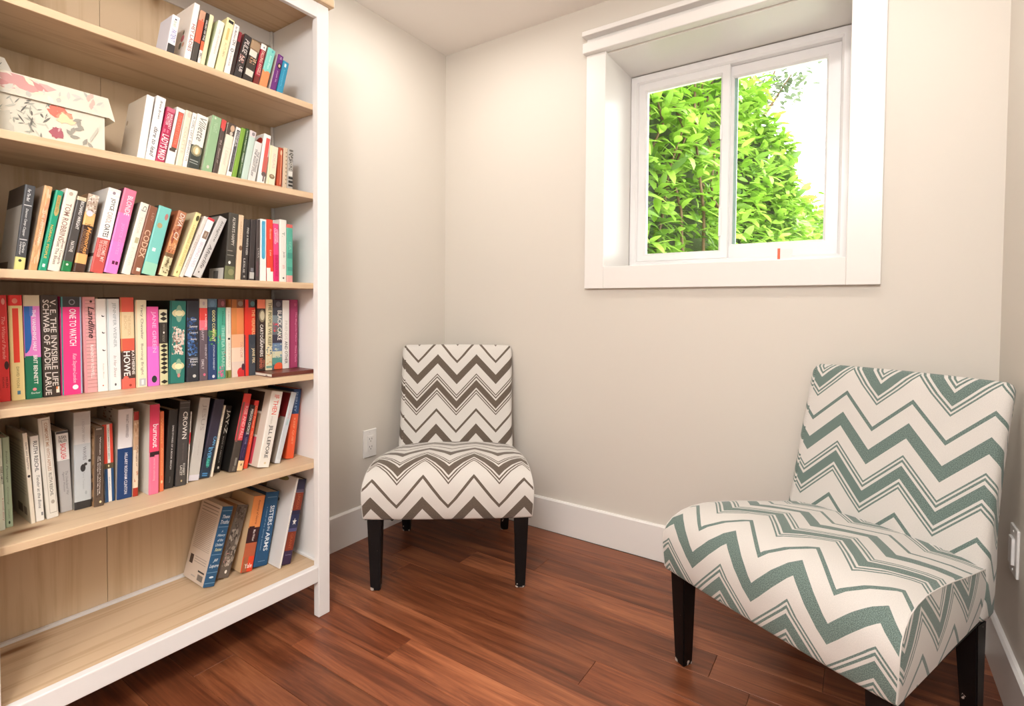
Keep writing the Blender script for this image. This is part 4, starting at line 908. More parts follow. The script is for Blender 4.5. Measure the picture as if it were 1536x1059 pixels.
    ('E','narrow orange book with yellow lettering beside burnout',-0.4417,0.1254,0.4965,0.0111,0.2155,0.1465,0.0147,'ea7a50','ea7a50',[],[('e',0.3,0.86,0.7,0.9,'f0d0a0')],[('Wellness',0.3,0.08,0.7,0.4,'f0a868'),('Anonymous',0.3,0.45,0.7,0.8,'f0b878')],[]),
    ('E','black hardback with a column of tiny white capitals',-0.4266,0.1342,0.4979,0.0237,0.2143,0.1457,0.0686,'33302e','2a2422',[],[],[('SAKE STORIES OF A BOOK BENCH',0.45,0.2,0.62,0.76,'cfccc8'),('viking',0.45,0.85,0.6,0.93,'77746f')],[]),
    ('E','dark grey book titled CROWN in pale capitals',-0.4006,0.1292,0.4979,0.027,0.2354,0.1601,0.0606,'4a4644','2a2826',[],[('r',0,0.02,1,0.03,'77736f'),('r',0,0.08,1,0.085,'77736f'),('e',0.45,0.93,0.6,0.955,'c8b88a')],[('CROWN',0.35,0.13,0.78,0.45,'e4e0d8'),('BEHIND THE CROWN',0.45,0.5,0.6,0.7,'6a605c'),('ROBERT',0.6,0.74,0.78,0.88,'d8d4cc'),('LACEY',0.32,0.76,0.55,0.88,'d8d4cc')],[]),
    ('E','thin white sliver of a book with a red disc',-0.3679,0.14,0.4965,0.0034,0.2006,0.1364,0.0648,'ece8e0','ece8e0',[],[('e',-0.1,0.28,1.1,0.46,'d8303c')],[('ROCK CAMPS',0.3,0.04,0.75,0.26,'8a8680')],[]),
    ('E','silver grey hardback leaning beside the navy book',-0.3625,0.1421,0.5005,0.0288,0.2348,0.1499,0.1468,'c6c2bc','8a8074',[],[('r',0,0.93,1,1,'d8d4dc')],[('JESUS',0.3,0.08,0.75,0.4,'a8a29c'),('a biography',0.45,0.5,0.6,0.7,'b4b0aa')],[]),
    ('E','dark navy book with light blue handwritten title low down',-0.3328,0.1418,0.502,0.0286,0.2261,0.1502,0.2018,'383848','242430',[(0.62,'3a3444'),(0.9,'2c3444'),(1,'26384c')],[('e',0.35,0.72,0.75,0.88,'2a7a74'),('r',0.2,0.94,0.7,0.955,'4a8ac0'),('r',0.2,0.965,0.7,0.98,'4a8ac0')],[('CAN I',0.62,0.48,0.9,0.62,'6ab4e4'),('EVER',0.35,0.62,0.7,0.76,'6ab4e4'),('tell',0.4,0.77,0.7,0.86,'5ac8b0','i')],[]),
    ('E','thin cream book wedged between two dark ones',-0.3024,0.14,0.4974,0.0055,0.2071,0.1408,0.1942,'e8dcc8','e8dcc8',[],[],[('WOMANISH',0.3,0.1,0.7,0.5,'a89a88')],[]),
    ('E','black book with large spaced pale capitals, beside a thin cream book',-0.2814,0.1657,0.4999,0.0184,0.1978,0.1263,0.1944,'26221f','1c1a18',[],[('e',0.4,0.91,0.7,0.95,'d8d4cc')],[('JAY-Z',0.2,0.06,0.85,0.42,'e6e0d4'),('MADE IN AMERICA',0.35,0.46,0.6,0.86,'9a948c')],[]),
    ('E','book with scarlet upper spine fading to black below',-0.2563,0.1291,0.5012,0.0234,0.2344,0.1594,0.2108,'4a443e','1d1b19',[(0.12,'ea4c44'),(0.6,'e4505a'),(1,'4a423c')],[('r',0,0.11,0.3,0.62,'8a5a54'),('r',0.5,0.82,0.75,0.92,'8a867e')],[('RISE AND FALL',0.45,0.16,0.85,0.58,'f4b8b4'),('DOLLS',0.4,0.93,0.7,0.985,'9a968c')],[]),
    ('E','thin dark violet book with a peach label at its foot',-0.2322,0.1274,0.4999,0.0169,0.1971,0.134,0.2158,'33243c','33243c',[(0.42,'2c2426'),(0.85,'35284a'),(1,'f0cc9c')],[('e',0.4,0.89,0.6,0.93,'4a3a30')],[('PERSON CHOICE',0.3,0.06,0.75,0.45,'e8e0d8'),('LOVE',0.35,0.5,0.65,0.6,'8a80a4'),('A Novel',0.35,0.65,0.6,0.8,'6a4a74','i')],[]),
    ('E','narrow orange red book leaning beside the one with coloured blocks',-0.2098,0.1359,0.499,0.0142,0.2073,0.141,0.1917,'ee4c34','a82c24',[(0.08,'f04a44'),(1,'ee5236')],[],[('Dear Friend',0.35,0.08,0.72,0.4,'f8b088'),('The Power',0.35,0.45,0.65,0.65,'f4a07c')],[]),
    ('E','ivory book with IF THEN in red and coloured blocks',-0.1864,0.095,0.504,0.0373,0.2338,0.159,0.2079,'f0ebe2','ddd4c6',[],[('e',0.45,0.93,0.65,0.96,'e4d4b0')],[('IF THEN',0.3,0.05,0.72,0.31,'e86a5c'),('HOW THE SIMULMATICS',0.35,0.33,0.5,0.44,'c8c0b4'),('JILL LEPORE',0.28,0.45,0.68,0.88,'403c3a')],[('r',0.15,0.03,0.78,0.29,'4c3d36'),('r',0.15,0.32,0.78,0.6,'a88c70'),('r',0.15,0.63,0.78,0.98,'dd5564')]),
    ('E','thin silver white book with tiny coloured letters',-0.1254,0.1038,0.5011,0.0185,0.226,0.1537,0.265,'cfd4d8','a89c90',[],[],[('THERE',0.35,0.25,0.65,0.38,'d8a0a0'),('THERE',0.35,0.38,0.65,0.47,'8ac4c0')],[('r',0.0,0.02,1,0.36,'7a1c20'),('e',0.4,0.3,0.8,0.42,'d8543c')]),
    ('E','orange book with a blue upper block and barcode on its cover',-0.0767,0.1215,0.5,0.0279,0.2266,0.1541,0.133,'ee6238','ec5a30',[(0.36,'2c4a78'),(1,'ee6038')],[],[('SHIRLEY',0.3,0.04,0.6,0.33,'9ab4d4'),('KEEP QUIET',0.35,0.42,0.65,0.8,'f4a078')],[('r',0,0,1,0.37,'254068'),('e',0.3,0.45,0.7,0.72,'1f6a58'),('r',0.5,0.86,0.85,0.97,'cfd4dc')]),
    ('F','blue book with white script These Truths, its text-filled cover showing',-0.3183,0.1569,0.1707,0.0326,0.2293,0.1351,0.2596,'2c5a80','d8c8b8',[],[('r',0,0.05,1,0.056,'8ab0cc'),('r',0,0.255,1,0.261,'8ab0cc'),('r',0,0.6,1,0.606,'8ab0cc'),('r',0,0.82,1,0.826,'8ab0cc'),('r',0,0.95,1,0.956,'8ab0cc'),('e',0.3,0.87,0.7,0.895,'d8e4ec')],[('These',0.18,0.105,0.85,0.15,'e4ecf2','hi'),('Truths',0.12,0.17,0.9,0.22,'e4ecf2','hi'),('A',0.42,0.3,0.55,0.325,'c8d8e4','hi'),('History',0.15,0.345,0.85,0.385,'d8e4ec','hi'),('of the',0.25,0.405,0.75,0.44,'d8e4ec','hi'),('United',0.15,0.46,0.85,0.5,'d8e4ec','hi'),('States',0.2,0.52,0.82,0.56,'d8dcb0','hi'),('Jill',0.3,0.655,0.72,0.7,'e4ecf2','hi'),('Lepore',0.1,0.72,0.9,0.775,'e4ecf2','hi')],[('r',0.1,0.035,0.9,0.05,'8a7a6c'),('r',0.1,0.08,0.9,0.09,'9a8a7c'),('r',0.1,0.12,0.9,0.13,'9a8a7c'),('r',0.1,0.16,0.9,0.167,'b09c8c'),('r',0.1,0.182,0.9,0.189,'b09c8c'),('r',0.1,0.204,0.9,0.211,'b09c8c'),('r',0.1,0.226,0.9,0.233,'b09c8c'),('r',0.1,0.248,0.9,0.255,'b09c8c'),('r',0.1,0.27,0.9,0.277,'b09c8c'),('r',0.1,0.292,0.9,0.299,'b09c8c'),('r',0.1,0.314,0.9,0.321,'b09c8c'),('r',0.1,0.336,0.9,0.343,'b09c8c'),('r',0.1,0.358,0.9,0.365,'b09c8c'),('r',0.1,0.38,0.9,0.387,'b09c8c'),('r',0.1,0.402,0.9,0.409,'b09c8c'),('r',0.1,0.424,0.9,0.431,'b09c8c'),('r',0.1,0.446,0.9,0.453,'b09c8c'),('r',0.1,0.468,0.9,0.475,'b09c8c'),('r',0.1,0.49,0.9,0.497,'b09c8c'),('r',0.1,0.512,0.9,0.519,'b09c8c'),('r',0.1,0.534,0.9,0.541,'b09c8c'),('r',0.1,0.556,0.9,0.563,'b09c8c'),('r',0.1,0.578,0.9,0.585,'b09c8c'),('r',0.1,0.6,0.9,0.607,'b09c8c'),('r',0.12,0.7,0.28,0.81,'4a3c36'),('r',0.34,0.7,0.9,0.708,'a8988a'),('r',0.34,0.73,0.9,0.738,'a8988a'),('r',0.34,0.76,0.9,0.768,'a8988a'),('r',0.62,0.845,0.92,0.865,'2c2624'),('r',0.65,0.89,0.9,0.96,'77706a'),('r',0.35,0.93,0.55,0.945,'b8aca0')]),
    ('F','grey brown book printed with a crowd photograph',-0.2704,0.1725,0.1728,0.0354,0.2152,0.1195,0.2995,'6a6058','b89470',[],[('m60',0.03,0.02,0.97,0.35,'5a524a|4e463f|6e655b|7a7066'),('m120',0.03,0.33,0.97,0.85,'8a8074|9a9084|5a5048|b0a698|6a6058|463e38'),('m16',0.1,0.66,0.4,0.8,'d8a8a4|c89a94'),('m14',0.42,0.64,0.66,0.84,'e4d8cc|d4c8bc'),('e',0.45,0.89,0.65,0.94,'efeae0')],[],[]),
    ('F','orange book with a dark maroon middle and red foot',-0.2093,0.1543,0.1696,0.0371,0.2309,0.1377,0.1991,'e8603c','d8ba92',[(0.42,'ee9858'),(0.62,'3c2024'),(0.8,'b86040'),(1,'e84c2c')],[('r',0,0.4,0.5,0.45,'3c2024'),('r',0,0.62,0.4,0.66,'b86040'),('r',0,0.8,0.45,1,'a86444')],[('Anatomy of Genres',0.4,0.05,0.65,0.38,'a8583a','i'),('Max Weber',0.45,0.45,0.65,0.6,'e8dcd8'),('Yale',0.2,0.89,0.85,0.95,'fbeee4','h')],[]),
    ('F','deep blue book titled SISTERS IN ARMS',-0.1696,0.1526,0.1711,0.0457,0.2311,0.1394,0.1945,'23527a','163a58',[],[('r',0.15,0.07,0.85,0.075,'8aa8c4'),('r',0.25,0.93,0.75,0.935,'8aa8c4')],[('SISTERS',0.48,0.19,0.8,0.46,'e8f0f6'),('IN',0.52,0.475,0.7,0.53,'cfdce8'),('ARMS',0.48,0.55,0.8,0.8,'e8f0f6'),('a novel of the daring women',0.2,0.2,0.32,0.78,'8aa8c4')],[]),
    ('F','thin white book turned to show its pale speckled cover',-0.1186,0.095,0.1637,0.0063,0.2796,0.16,0.2315,'efebe6','dcdad8',[],[],[('Amazing Gardens',0.3,0.15,0.7,0.6,'b8b08a')],[('e',0.2,0.0,0.75,0.07,'8a8458'),('e',0.2,0.62,0.5,0.78,'c2c0c2'),('e',0.42,0.35,0.5,0.39,'c88a7c'),('e',0.5,0.27,0.56,0.31,'77716c'),('e',0.4,0.57,0.48,0.6,'a8a4a4'),('e',0.27,0.65,0.44,0.75,'b4b2b4')]),
    ('F','dark book in navy and rust with a white star',-0.1079,0.0977,0.1694,0.0321,0.2674,0.16,0.223,'4a2c34','4a2c34',[(0.12,'33304a'),(0.16,'5a5064'),(0.37,'8a3a24'),(0.42,'33304a'),(0.58,'33385a'),(0.62,'5a5a84'),(0.84,'8a3a24'),(1,'3c2c4c')],[('s',0.25,0.46,0.75,0.55,'f0ece6'),('r',0,0.155,1,0.16,'8a7a84')],[('LINCOLN',0.35,0.18,0.65,0.35,'b8603c'),('GRANT',0.35,0.64,0.65,0.82,'b05a3a'),('Doubleday',0.2,0.88,0.8,0.9,'8a84a4','h')],[]),
]



def colour_mesh(name, faces, cols):
    """faces: lists of xyz, cols: one linear colour per face"""
    verts, idx, fl = {}, [], []
    V = []
    for f in faces:
        q = []
        for p in f:
            k = (round(p[0], 6), round(p[1], 6), round(p[2], 6))
            if k not in verts:
                verts[k] = len(V)
                V.append(p)
            q.append(verts[k])
        fl.append(q)
    me = bpy.data.meshes.new(name)
    me.from_pydata(V, [], fl)
    ca = me.color_attributes.new('Col', 'FLOAT_COLOR', 'CORNER')
    buf = []
    for q, c in zip(fl, cols):
        buf += list(c) * len(q)
    ca.data.foreach_set('color', buf)
    me.update()
    return me


def shape2d(kind, u0, v0, u1, v1):
    if kind == 'r':
        return [(u0, v0), (u1, v0), (u1, v1), (u0, v1)]
    cu, cv, ru, rv = (u0 + u1) / 2, (v0 + v1) / 2, (u1 - u0) / 2, (v1 - v0) / 2
    if kind == 'd':
        return [(cu, v0), (u1, cv), (cu, v1), (u0, cv)]
    if kind == 's':
        return [(cu + ru * (1 if k % 2 == 0 else 0.42) * math.sin(k * PI / 5), cv - rv * (1 if k % 2 == 0 else 0.42) * math.cos(k * PI / 5)) for k in range(10)]
    if kind[0] == 'b':
        g = random.Random(int(kind[1:]))
        return [(cu + ru * g.uniform(.5, 1.1) * math.cos(k * PI / 3.5 + .3), cv + rv * g.uniform(.5, 1.1) * math.sin(k * PI / 3.5 + .3)) for k in range(7)]
    return [(cu + ru * math.cos(k * PI / 7), cv + rv * math.sin(k * PI / 7)) for k in range(14)]


def mottle(items, dep, h, wid):
    """'m<n>' spreads n small irregular daubs of the listed colours over an area of the jacket"""
    out = []
    for it in items:
        if it[0][0] != 'm':
            out.append(it)
            continue
        g = random.Random(int(it[0][1:]) + int(it[1] * 977) + int(it[2] * 311))
        cs = it[5].split('|')
        for k in range(int(it[0][1:])):
            cu, cv = g.uniform(it[1], it[3]), g.uniform(it[2], it[4])
            ru = (it[3] - it[1]) * g.uniform(.06, .20)
            rv = (it[4] - it[2]) * g.uniform(.03, .11)
            out.append(('b%d' % g.randrange(999), max(it[1], cu - ru), max(it[2], cv - rv), min(it[3], cu + ru), min(it[4], cv + rv), g.choice(cs)))
    return out


FONT_CACHE = {}


def text_polys(s, italic):
    key = (s, italic)
    if key in FONT_CACHE:
        return FONT_CACHE[key]
    cu = bpy.data.curves.new('lettering', 'FONT')
    cu.body = s
    cu.size = 1.0
    cu.resolution_u = 2
    cu.offset = 0.012
    if italic:
        cu.shear = 0.28
    ob = bpy.data.objects.new('lettering', cu)
    me = ob.to_mesh()
    pts = [v.co.copy() for v in me.vertices]
    polys = [list(p.vertices) for p in me.polygons]
    ob.to_mesh_clear()
    bpy.data.objects.remove(ob)
    bpy.data.curves.remove(cu)
    x0, x1 = min(p.x for p in pts), max(p.x for p in pts)
    y0, y1 = min(p.y for p in pts), max(p.y for p in pts)
    r = ([((p.x - x0) / (x1 - x0), (p.y - y0) / max(1e-6, y1 - y0)) for p in pts], polys)
    FONT_CACHE[key] = r
    return r


ROWNAME = {'A': 'highest', 'B': 'second', 'C': 'third', 'D': 'fourth', 'E': 'fifth', 'F': 'lowest'}


def make_book(rec):
    (row, label, x, ins, z, th, h, dep, lean, col, cvc, bands, pat, txt, cpat) = rec
    if row == 'F':
        dep = min(dep, 0.284 - ins)
    b = min(0.0018, th * 0.14)
    r = min(0.0030, th * 0.20)
    outer = [(0, dep), (0, r), (r * 0.3, r * 0.3), (r, 0), (th - r, 0), (th - r * 0.3, r * 0.3), (th, r), (th, dep)]
    m_ = max(r, b)
    n_ = max(b, r * 0.55)
    inner = [(b, dep), (b, m_), (n_, n_), (m_, b), (th - m_, b), (th - n_, n_), (th - b, m_), (th - b, dep)]
    bands = bands or [(1, col)]
    levels = [0.0] + [v for v, c in bands]
    faces, cols = [], []
    cl, cc = lin(col), lin(cvc)
    for (v0, v1), (ve, bc_) in zip(zip(levels, levels[1:]), bands):
        za, zb = h * (1 - v1), h * (1 - v0)
        for i in range(7):
            p, q = outer[i], outer[i + 1]
            faces.append([(p[0], p[1], za), (q[0], q[1], za), (q[0], q[1], zb), (p[0], p[1], zb)])
            cols.append(cc if i in (0, 6) else lin(bc_))
            p, q = inner[i], inner[i + 1]
            faces.append([(p[0], p[1], zb), (q[0], q[1], zb), (q[0], q[1], za), (p[0], p[1], za)])
            cols.append(cc)
        for P, Q in ((outer[0], inner[0]), (inner[7], outer[7])):
            faces.append([(Q[0], Q[1], za), (P[0], P[1], za), (P[0], P[1], zb), (Q[0], Q[1], zb)])
            cols.append(cc)
    for zc, fl in ((0, True), (h, False)):
        for i in range(7):
            f = [(outer[i][0], outer[i][1], zc), (outer[i + 1][0], outer[i + 1][1], zc), (inner[i + 1][0], inner[i + 1][1], zc), (inner[i][0], inner[i][1], zc)]
            faces.append(f[::-1] if fl else f)
            cols.append(cc if i in (0, 6) else lin(bands[-1 if fl else 0][1]))
    root = link('book', colour_mesh('book', faces, cols), PRINT)
    root.rotation_euler = (0, lean, BROT)
    root.location = BO + Matrix.Rotation(BROT, 3, 'Z') @ Vector((x, ins, z))
    tag(root, label, 'book', 'books on the ' + ROWNAME[row] + ' row of the bookcase')
    pg = 0.0022
    box('pages', (b, th - b, m_ + 0.0002, dep - 0.002, pg, h - pg), PAPER if sum(lin(cvc)[:3]) < 1.6 else PAPERW, root)
    pat, cpat = mottle(pat, dep, h, th), mottle(cpat, dep, h, dep)
    if pat or cpat:
        F, K = [], []
        for i, (k, u0, v0, u1, v1, c) in enumerate(pat):
            yy = -0.00010 - min(0.00004, 0.0012 / max(1, len(pat))) * i
            pts = [(min(0.97, max(0.03, u)), min(0.998, max(0.002, v))) for u, v in shape2d(k, u0, v0, u1, v1)]
            F.append([(u * th, yy, h * (1 - v)) for u, v in pts][::-1])
            K.append(lin(c))
        for i, (k, u0, v0, u1, v1, c) in enumerate(cpat):
            xx = -0.00006 - min(0.000012, 0.0002 / max(1, len(cpat))) * i
            pts = [(min(1, max(0.0, u)), min(1, max(0, v))) for u, v in shape2d(k, u0, v0, u1, v1)]
            F.append([(xx, r + (dep - r) * (1 - u), h * (1 - v)) for u, v in pts])
            K.append(lin(c))
        link('jacket_pattern', colour_mesh('jacket_pattern', F, K), PRINT, root)
    yy = -0.00018 - min(0.00004 * len(pat), 0.0012)
    for tx in txt:
        s, u0, v0, u1, v1, c = tx[:6]
        fl = tx[6] if len(tx) > 6 else ''
        pts, polys = text_polys(s, 'i' in fl)
        if 'h' in fl:
            P = [(th * (u0 + (u1 - u0) * a), yy, h * (1 - (v1 + (v0 - v1) * bb))) for a, bb in pts]
        else:
            P = [(th * (u0 + (u1 - u0) * bb), yy, h * (1 - (v0 + (v1 - v0) * a))) for a, bb in pts]
        me = bpy.data.meshes.new('title_lettering')
        me.from_pydata(P, [], polys)
        ca = me.color_attributes.new('Col', 'FLOAT_COLOR', 'POINT')
        ca.data.foreach_set('color', list(lin(c)) * len(P))
        link('title_lettering', me, PRINT, root)
    return root


for rec in BOOKS:
    make_book(rec)


def on_shelf(o, x, ins, z, rot=0.0):
    o.location = BO + Matrix.Rotation(BROT, 3, 'Z') @ Vector((x, ins, z))
    o.rotation_euler = (0, 0, BROT + rot)
    return o


# brown notebook lying flat under five upright books
nb = empty('notebook')
on_shelf(nb, -0.1690, 0.044, 0.781)
tag(nb, 'thin brown leather notebook lying flat under upright books', 'notebook')
LEATHER = mat('brown_leather', '6a3428', 0.38)
nw, nd, nh = 0.148, 0.21, 0.0118
box('cover', (0.0, nw, 0.0, nd, 0.0003, 0.0018), LEATHER, nb, 0.0005)
box('cover', (0.0, nw, 0.0, nd, nh - 0.0017, nh), LEATHER, nb, 0.0005)
box('spine', (0.0, nw, 0.0001, 0.0018, 0.0019, nh - 0.0018), LEATHER, nb, 0.0)
box('pages', (0.003, nw - 0.003, 0.002, nd - 0.003, 0.0020, nh - 0.0019), PAPERW, nb)
box('ribbon', (-0.0003, 0.0029, 0.03, 0.036, 0.0040, 0.0052), mat('black_ribbon', '2a2422', 0.6), nb)

# floral keepsake box with a lid, a white card pack on top
fb = empty('floral_box')
on_shelf(fb, -0.800, 0.075, 1.354, 0.0)
tag(fb, 'cream cardboard box with a lid, printed with leaves and red blooms', 'box')
CARD = mat('cream_card', 'ded6c6', 0.7)
LX0, LX1, LY0, LY1, LH = 0.018, 0.232, 0.0, 0.150, 0.094
bm = bmesh.new()
add_box(bm, LX0, LX1, LY0, LY1, 0.0005, LH)
link('box_body', mesh_of(bm, 'box_body'), CARD, fb)
Z0, Z1 = LH - 0.006, LH + 0.040
bm = bmesh.new()
e = 0.006
add_box(bm, LX0 - e, LX1 + e, LY0 - e, LY1 + e, Z1 - 0.002, Z1)
add_box(bm, LX0 - e, LX1 + e, LY0 - e, LY0 - e + 0.002, Z0, Z1 - 0.002)
add_box(bm, LX0 - e, LX1 + e, LY1 + e - 0.002, LY1 + e, Z0, Z1 - 0.002)
add_box(bm, LX0 - e, LX0 - e + 0.002, LY0 - e + 0.002, LY1 + e - 0.002, Z0, Z1 - 0.002)
add_box(bm, LX1 + e - 0.002, LX1 + e, LY0 - e + 0.002, LY1 + e - 0.002, Z0, Z1 - 0.002)
bmesh.ops.remove_doubles(bm, verts=bm.verts[:], dist=1e-5)
lid = link('lid', mesh_of(bm, 'lid'), CARD, fb)
rn = random.Random(5)


def leaf2d(cx, cz, a, L, w):
    ca, sa = math.cos(a), math.sin(a)
    return [(cx + ca * p - sa * q, cz + sa * p + ca * q) for p, q in ((-L, 0), (-L * 0.3, w), (L * 0.4, w * 0.8), (L, 0), (L * 0.4, -w * 0.8), (-L * 0.3, -w))]


def floral(y, x0, x1, z0, z1, spec, name, parent):
    F, K = [], []
    i = 0
    for cx, cz, a, L, w, c in spec:
        yy = y - 0.00015 - 0.000012 * i
        i += 1
        pts = [(min(x1, max(x0, px)), min(z1, max(z0, pz))) for px, pz in leaf2d(cx, cz, a, L, w)]
        F.append([(px, yy, pz) for px, pz in pts])
        K.append(lin(c))
    return link(name, colour_mesh(name, F, K), PRINT, parent)


sp_ = []
for k in range(70):
    ax = LX0 + 0.012 + rn.random() * 0.10
    az = 0.012 + rn.random() * 0.075
    sp_.append((ax, az, rn.uniform(-0.9, 0.9) + (0.8 if rn.random() < .5 else -0.5), rn.uniform(.004, .012), rn.uniform(.0010, .0022), rn.choice(['a8a89c', '8f8f86', 'c4c2b4', '6e6c66', 'b4b4a4'])))
for cx, cz, r_, c in ((0.06, 0.03, 0.03, 'cfcabc'), (0.150, 0.080, 0.022, 'dd7a68'), (0.158, 0.072, 0.014, 'e89a80'), (0.163, 0.064, 0.018, 'ead0a8')):
    for q in range(5):
        sp_.append((cx + rn.uniform(-.6, .6) * r_, cz + rn.uniform(-.5, .3) * r_, rn.random() * 3, r_ * rn.uniform(.5, .9), r_ * .35, c))
for q in range(8):
    sp_.append((0.143 + rn.uniform(-.004, .004), 0.030 + rn.uniform(-.004, .004), q * 0.8, 0.0125, 0.0085, 'a8606a'))
sp_.append((0.147, 0.036, 1.2, 0.006, 0.002, 'd0a0a4'))
for q in range(9):
    sp_.append((0.180 + 0.003 * q * math.sin(q), 0.066 - 0.0065 * q, 0.4 + q, 0.0095, 0.004, '9a968c'))
for q in range(5):
    sp_.append((0.205 + 0.003 * q, 0.03 + 0.006 * q, 1.4, 0.008, 0.002, 'c4c0b2'))
for q in range(4):
    sp_.append((LX0 + 0.01, 0.012, q * .7, 0.016, 0.004, 'b8706a'))
floral(LY0, LX0, LX1, 0.001, LH - 0.0065, sp_, 'floral_print', fb)
sl = []
for k in range(7):
    sl.append((0.075 + rn.uniform(-.03, .05), LH + 0.02 + rn.uniform(-.010, .012), rn.uniform(-.5, .3), 0.026, 0.009, rn.choice(['cf9c98', 'c98f8c', 'd8aaa4'])))
for k in range(30):
    sl.append((rn.uniform(LX0, LX1), LH + rn.uniform(-.004, .038), rn.uniform(0, 3), rn.uniform(.006, .013), rn.uniform(.0015, .005), rn.choice(['ece2c4', 'd4d0c4', 'c2c0b6', 'e8e0d0', 'aeb0a8', 'dcc8c0'])))
for k in range(4):
    sl.append((0.203 + rn.uniform(-.006, .006), LH + 0.012 + k * .008, 1.5, 0.009, 0.004, 'd8b4a8'))
floral(LY0 - e, LX0 - e, LX1 + e, Z0 + 0.0005, Z1 - 0.0005, sl, 'floral_print', lid)
flap = prism('lid_flap', [(LX1 + e, Z0 + 0.001), (LX1 + e + 0.012, Z0 - 0.006), (LX1 + e + 0.013, Z0 - 0.004), (LX1 + e, Z1 - 0.001)], 1, LY0 - e, LY0 + 0.09, CARD, fb)
cp = empty('card_pack')
on_shelf(cp, -0.785, 0.115, 1.354 + Z1 + 0.0004, 0.0)
tag(cp, 'white printed card pack standing on the floral box lid', 'card box')
prism('carton', [(0.0, 0.0), (0.070, 0.0), (0.052, 0.040), (0.0, 0.046)], 1, 0.0, 0.03, mat('white_card', 'eee9e0', 0.6), cp)
F, K = [], []
for k in range(7):
    pts = leaf2d(0.030 + rn.uniform(-.012, .016), 0.022 + rn.uniform(-.010, .012), rn.uniform(-1, 1), 0.005, 0.0012)
    F.append([(px, -0.0002, pz) for px, pz in pts])
    K.append(lin('a09a94'))
F.append([(0.001, -0.0002, 0.012), (0.010, -0.0002, 0.010), (0.012, -0.0002, 0.034), (0.001, -0.0002, 0.040)])
K.append(lin('9a948e'))
link('carton_print', colour_mesh('carton_print', F, K), PRINT, cp)

# ------------------------------------------------------------------ outside: laurel hedge, far tree and shrub, ground
GROUND = paint('outside_gravel', 'e6e2d8', 0.9, 0.3, 30)
struct(box('ground', (-3, 6, TH + 0.001, 14, 0.80, 0.90), GROUND))


def leaf_mat(name, a, b, c, trans):
    m = mat(name, a, 0.32, 0.5)
    t = NT(m)
    at = t.n('ShaderNodeAttribute', attribute_name='tone')
    oi = t.n('ShaderNodeObjectInfo')
    f = t.math('FRACT', t.math('ADD', at.outputs['Fac'], oi.outputs['Random']))
    col = t.ramp(f, [(0.0, lin(c)), (0.3, lin(a)), (0.75, lin(b)), (1.0, lin(a))])
    t.l(col, t.b.inputs['Base Color'])
    tl = t.n('ShaderNodeBsdfTranslucent')
    t.l(col, tl.inputs['Color'])
    mx = t.n('ShaderNodeMixShader')
    mx.inputs[0].default_value = trans
    t.l(t.b.outputs[0], mx.inputs[1])
    t.l(tl.outputs[0], mx.inputs[2])
    t.l(mx.outputs[0], t.t.nodes['Material Output'].inputs[0])
    return m


LEAF = leaf_mat('laurel_leaf', '84b034', 'b6da60', '527a24', 0.4)
FARLEAF = leaf_mat('far_leaf', '5a6a4c', '6c7c58', '46543c', 0.3)
STEM = mat('laurel_stem', '6a5236', 0.8)
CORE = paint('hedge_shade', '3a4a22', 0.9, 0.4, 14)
# hedge face line (x, y) and height along it
PATH = [(0.40, 0.55, 3.4), (0.74, 0.95, 3.3), (0.90, 1.6, 3.1), (1.05, 2.6, 2.85), (1.12, 3.15, 2.70), (1.17, 3.45, 2.16), (1.29, 4.6, 2.16), (1.38, 6.2, 2.1), (1.50, 9.0, 2.1)]


def path_at(s):
    k = min(len(PATH) - 2, int(s))
    f = s - k
    a, b = PATH[k], PATH[k + 1]
    p = [a[i] + (b[i] - a[i]) * f for i in range(3)]
    d = Vector((b[0] - a[0], b[1] - a[1], 0)).normalized()
    return p, d, Vector((d.y, -d.x, 0))


def bump_at(p):
    return 0.16 * noise.noise(Vector((p[0] * 1.7, p[1] * 1.7, p[2] * 2.1))) + 0.08 * noise.noise(Vector((p[0] * 5, p[1] * 5, p[2] * 5)))


hedge = empty('laurel_hedge', (0.9, 1.6, 0.9))
tag(hedge, 'bright green laurel hedge growing outside the window', 'hedge')
HI = Matrix.Translation((-0.9, -1.6, -0.9))
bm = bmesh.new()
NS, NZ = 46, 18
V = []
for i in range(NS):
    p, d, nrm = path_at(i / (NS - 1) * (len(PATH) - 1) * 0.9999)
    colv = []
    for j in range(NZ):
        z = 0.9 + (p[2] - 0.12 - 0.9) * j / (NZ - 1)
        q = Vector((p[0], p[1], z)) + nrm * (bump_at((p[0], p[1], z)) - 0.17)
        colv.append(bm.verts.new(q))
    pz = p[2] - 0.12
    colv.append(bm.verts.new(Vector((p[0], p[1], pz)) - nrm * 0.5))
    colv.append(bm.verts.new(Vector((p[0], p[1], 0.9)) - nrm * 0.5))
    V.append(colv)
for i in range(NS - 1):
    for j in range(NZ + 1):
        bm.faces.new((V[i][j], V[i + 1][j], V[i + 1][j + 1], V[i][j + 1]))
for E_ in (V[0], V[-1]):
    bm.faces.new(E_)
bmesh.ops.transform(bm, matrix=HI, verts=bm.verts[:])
link('hedge_interior', mesh_of(bm, 'hedge_interior', True), CORE, hedge)  # added dark shell; its colour puts shade in the gaps between leaves


def leaf_pts(L, w, fold, droop):
    """a pointed oval leaf along +x, base at the origin"""
    rows = ((0.0, 0.06), (0.22, 0.8), (0.5, 1.0), (0.78, 0.72), (1.0, 0.0))
    P, F = [], []
    for s, ww in rows:
        z = -droop * s * s * L
        P += [(s * L, -ww * w, z + fold * ww * w), (s * L, 0, z), (s * L, ww * w, z + fold * ww * w)]
    for i in range(4):
        a = i * 3
        F += [(a, a + 1, a + 4, a + 3), (a + 1, a + 2, a + 5, a + 4)]
    return P, F


rl = random.Random(11)


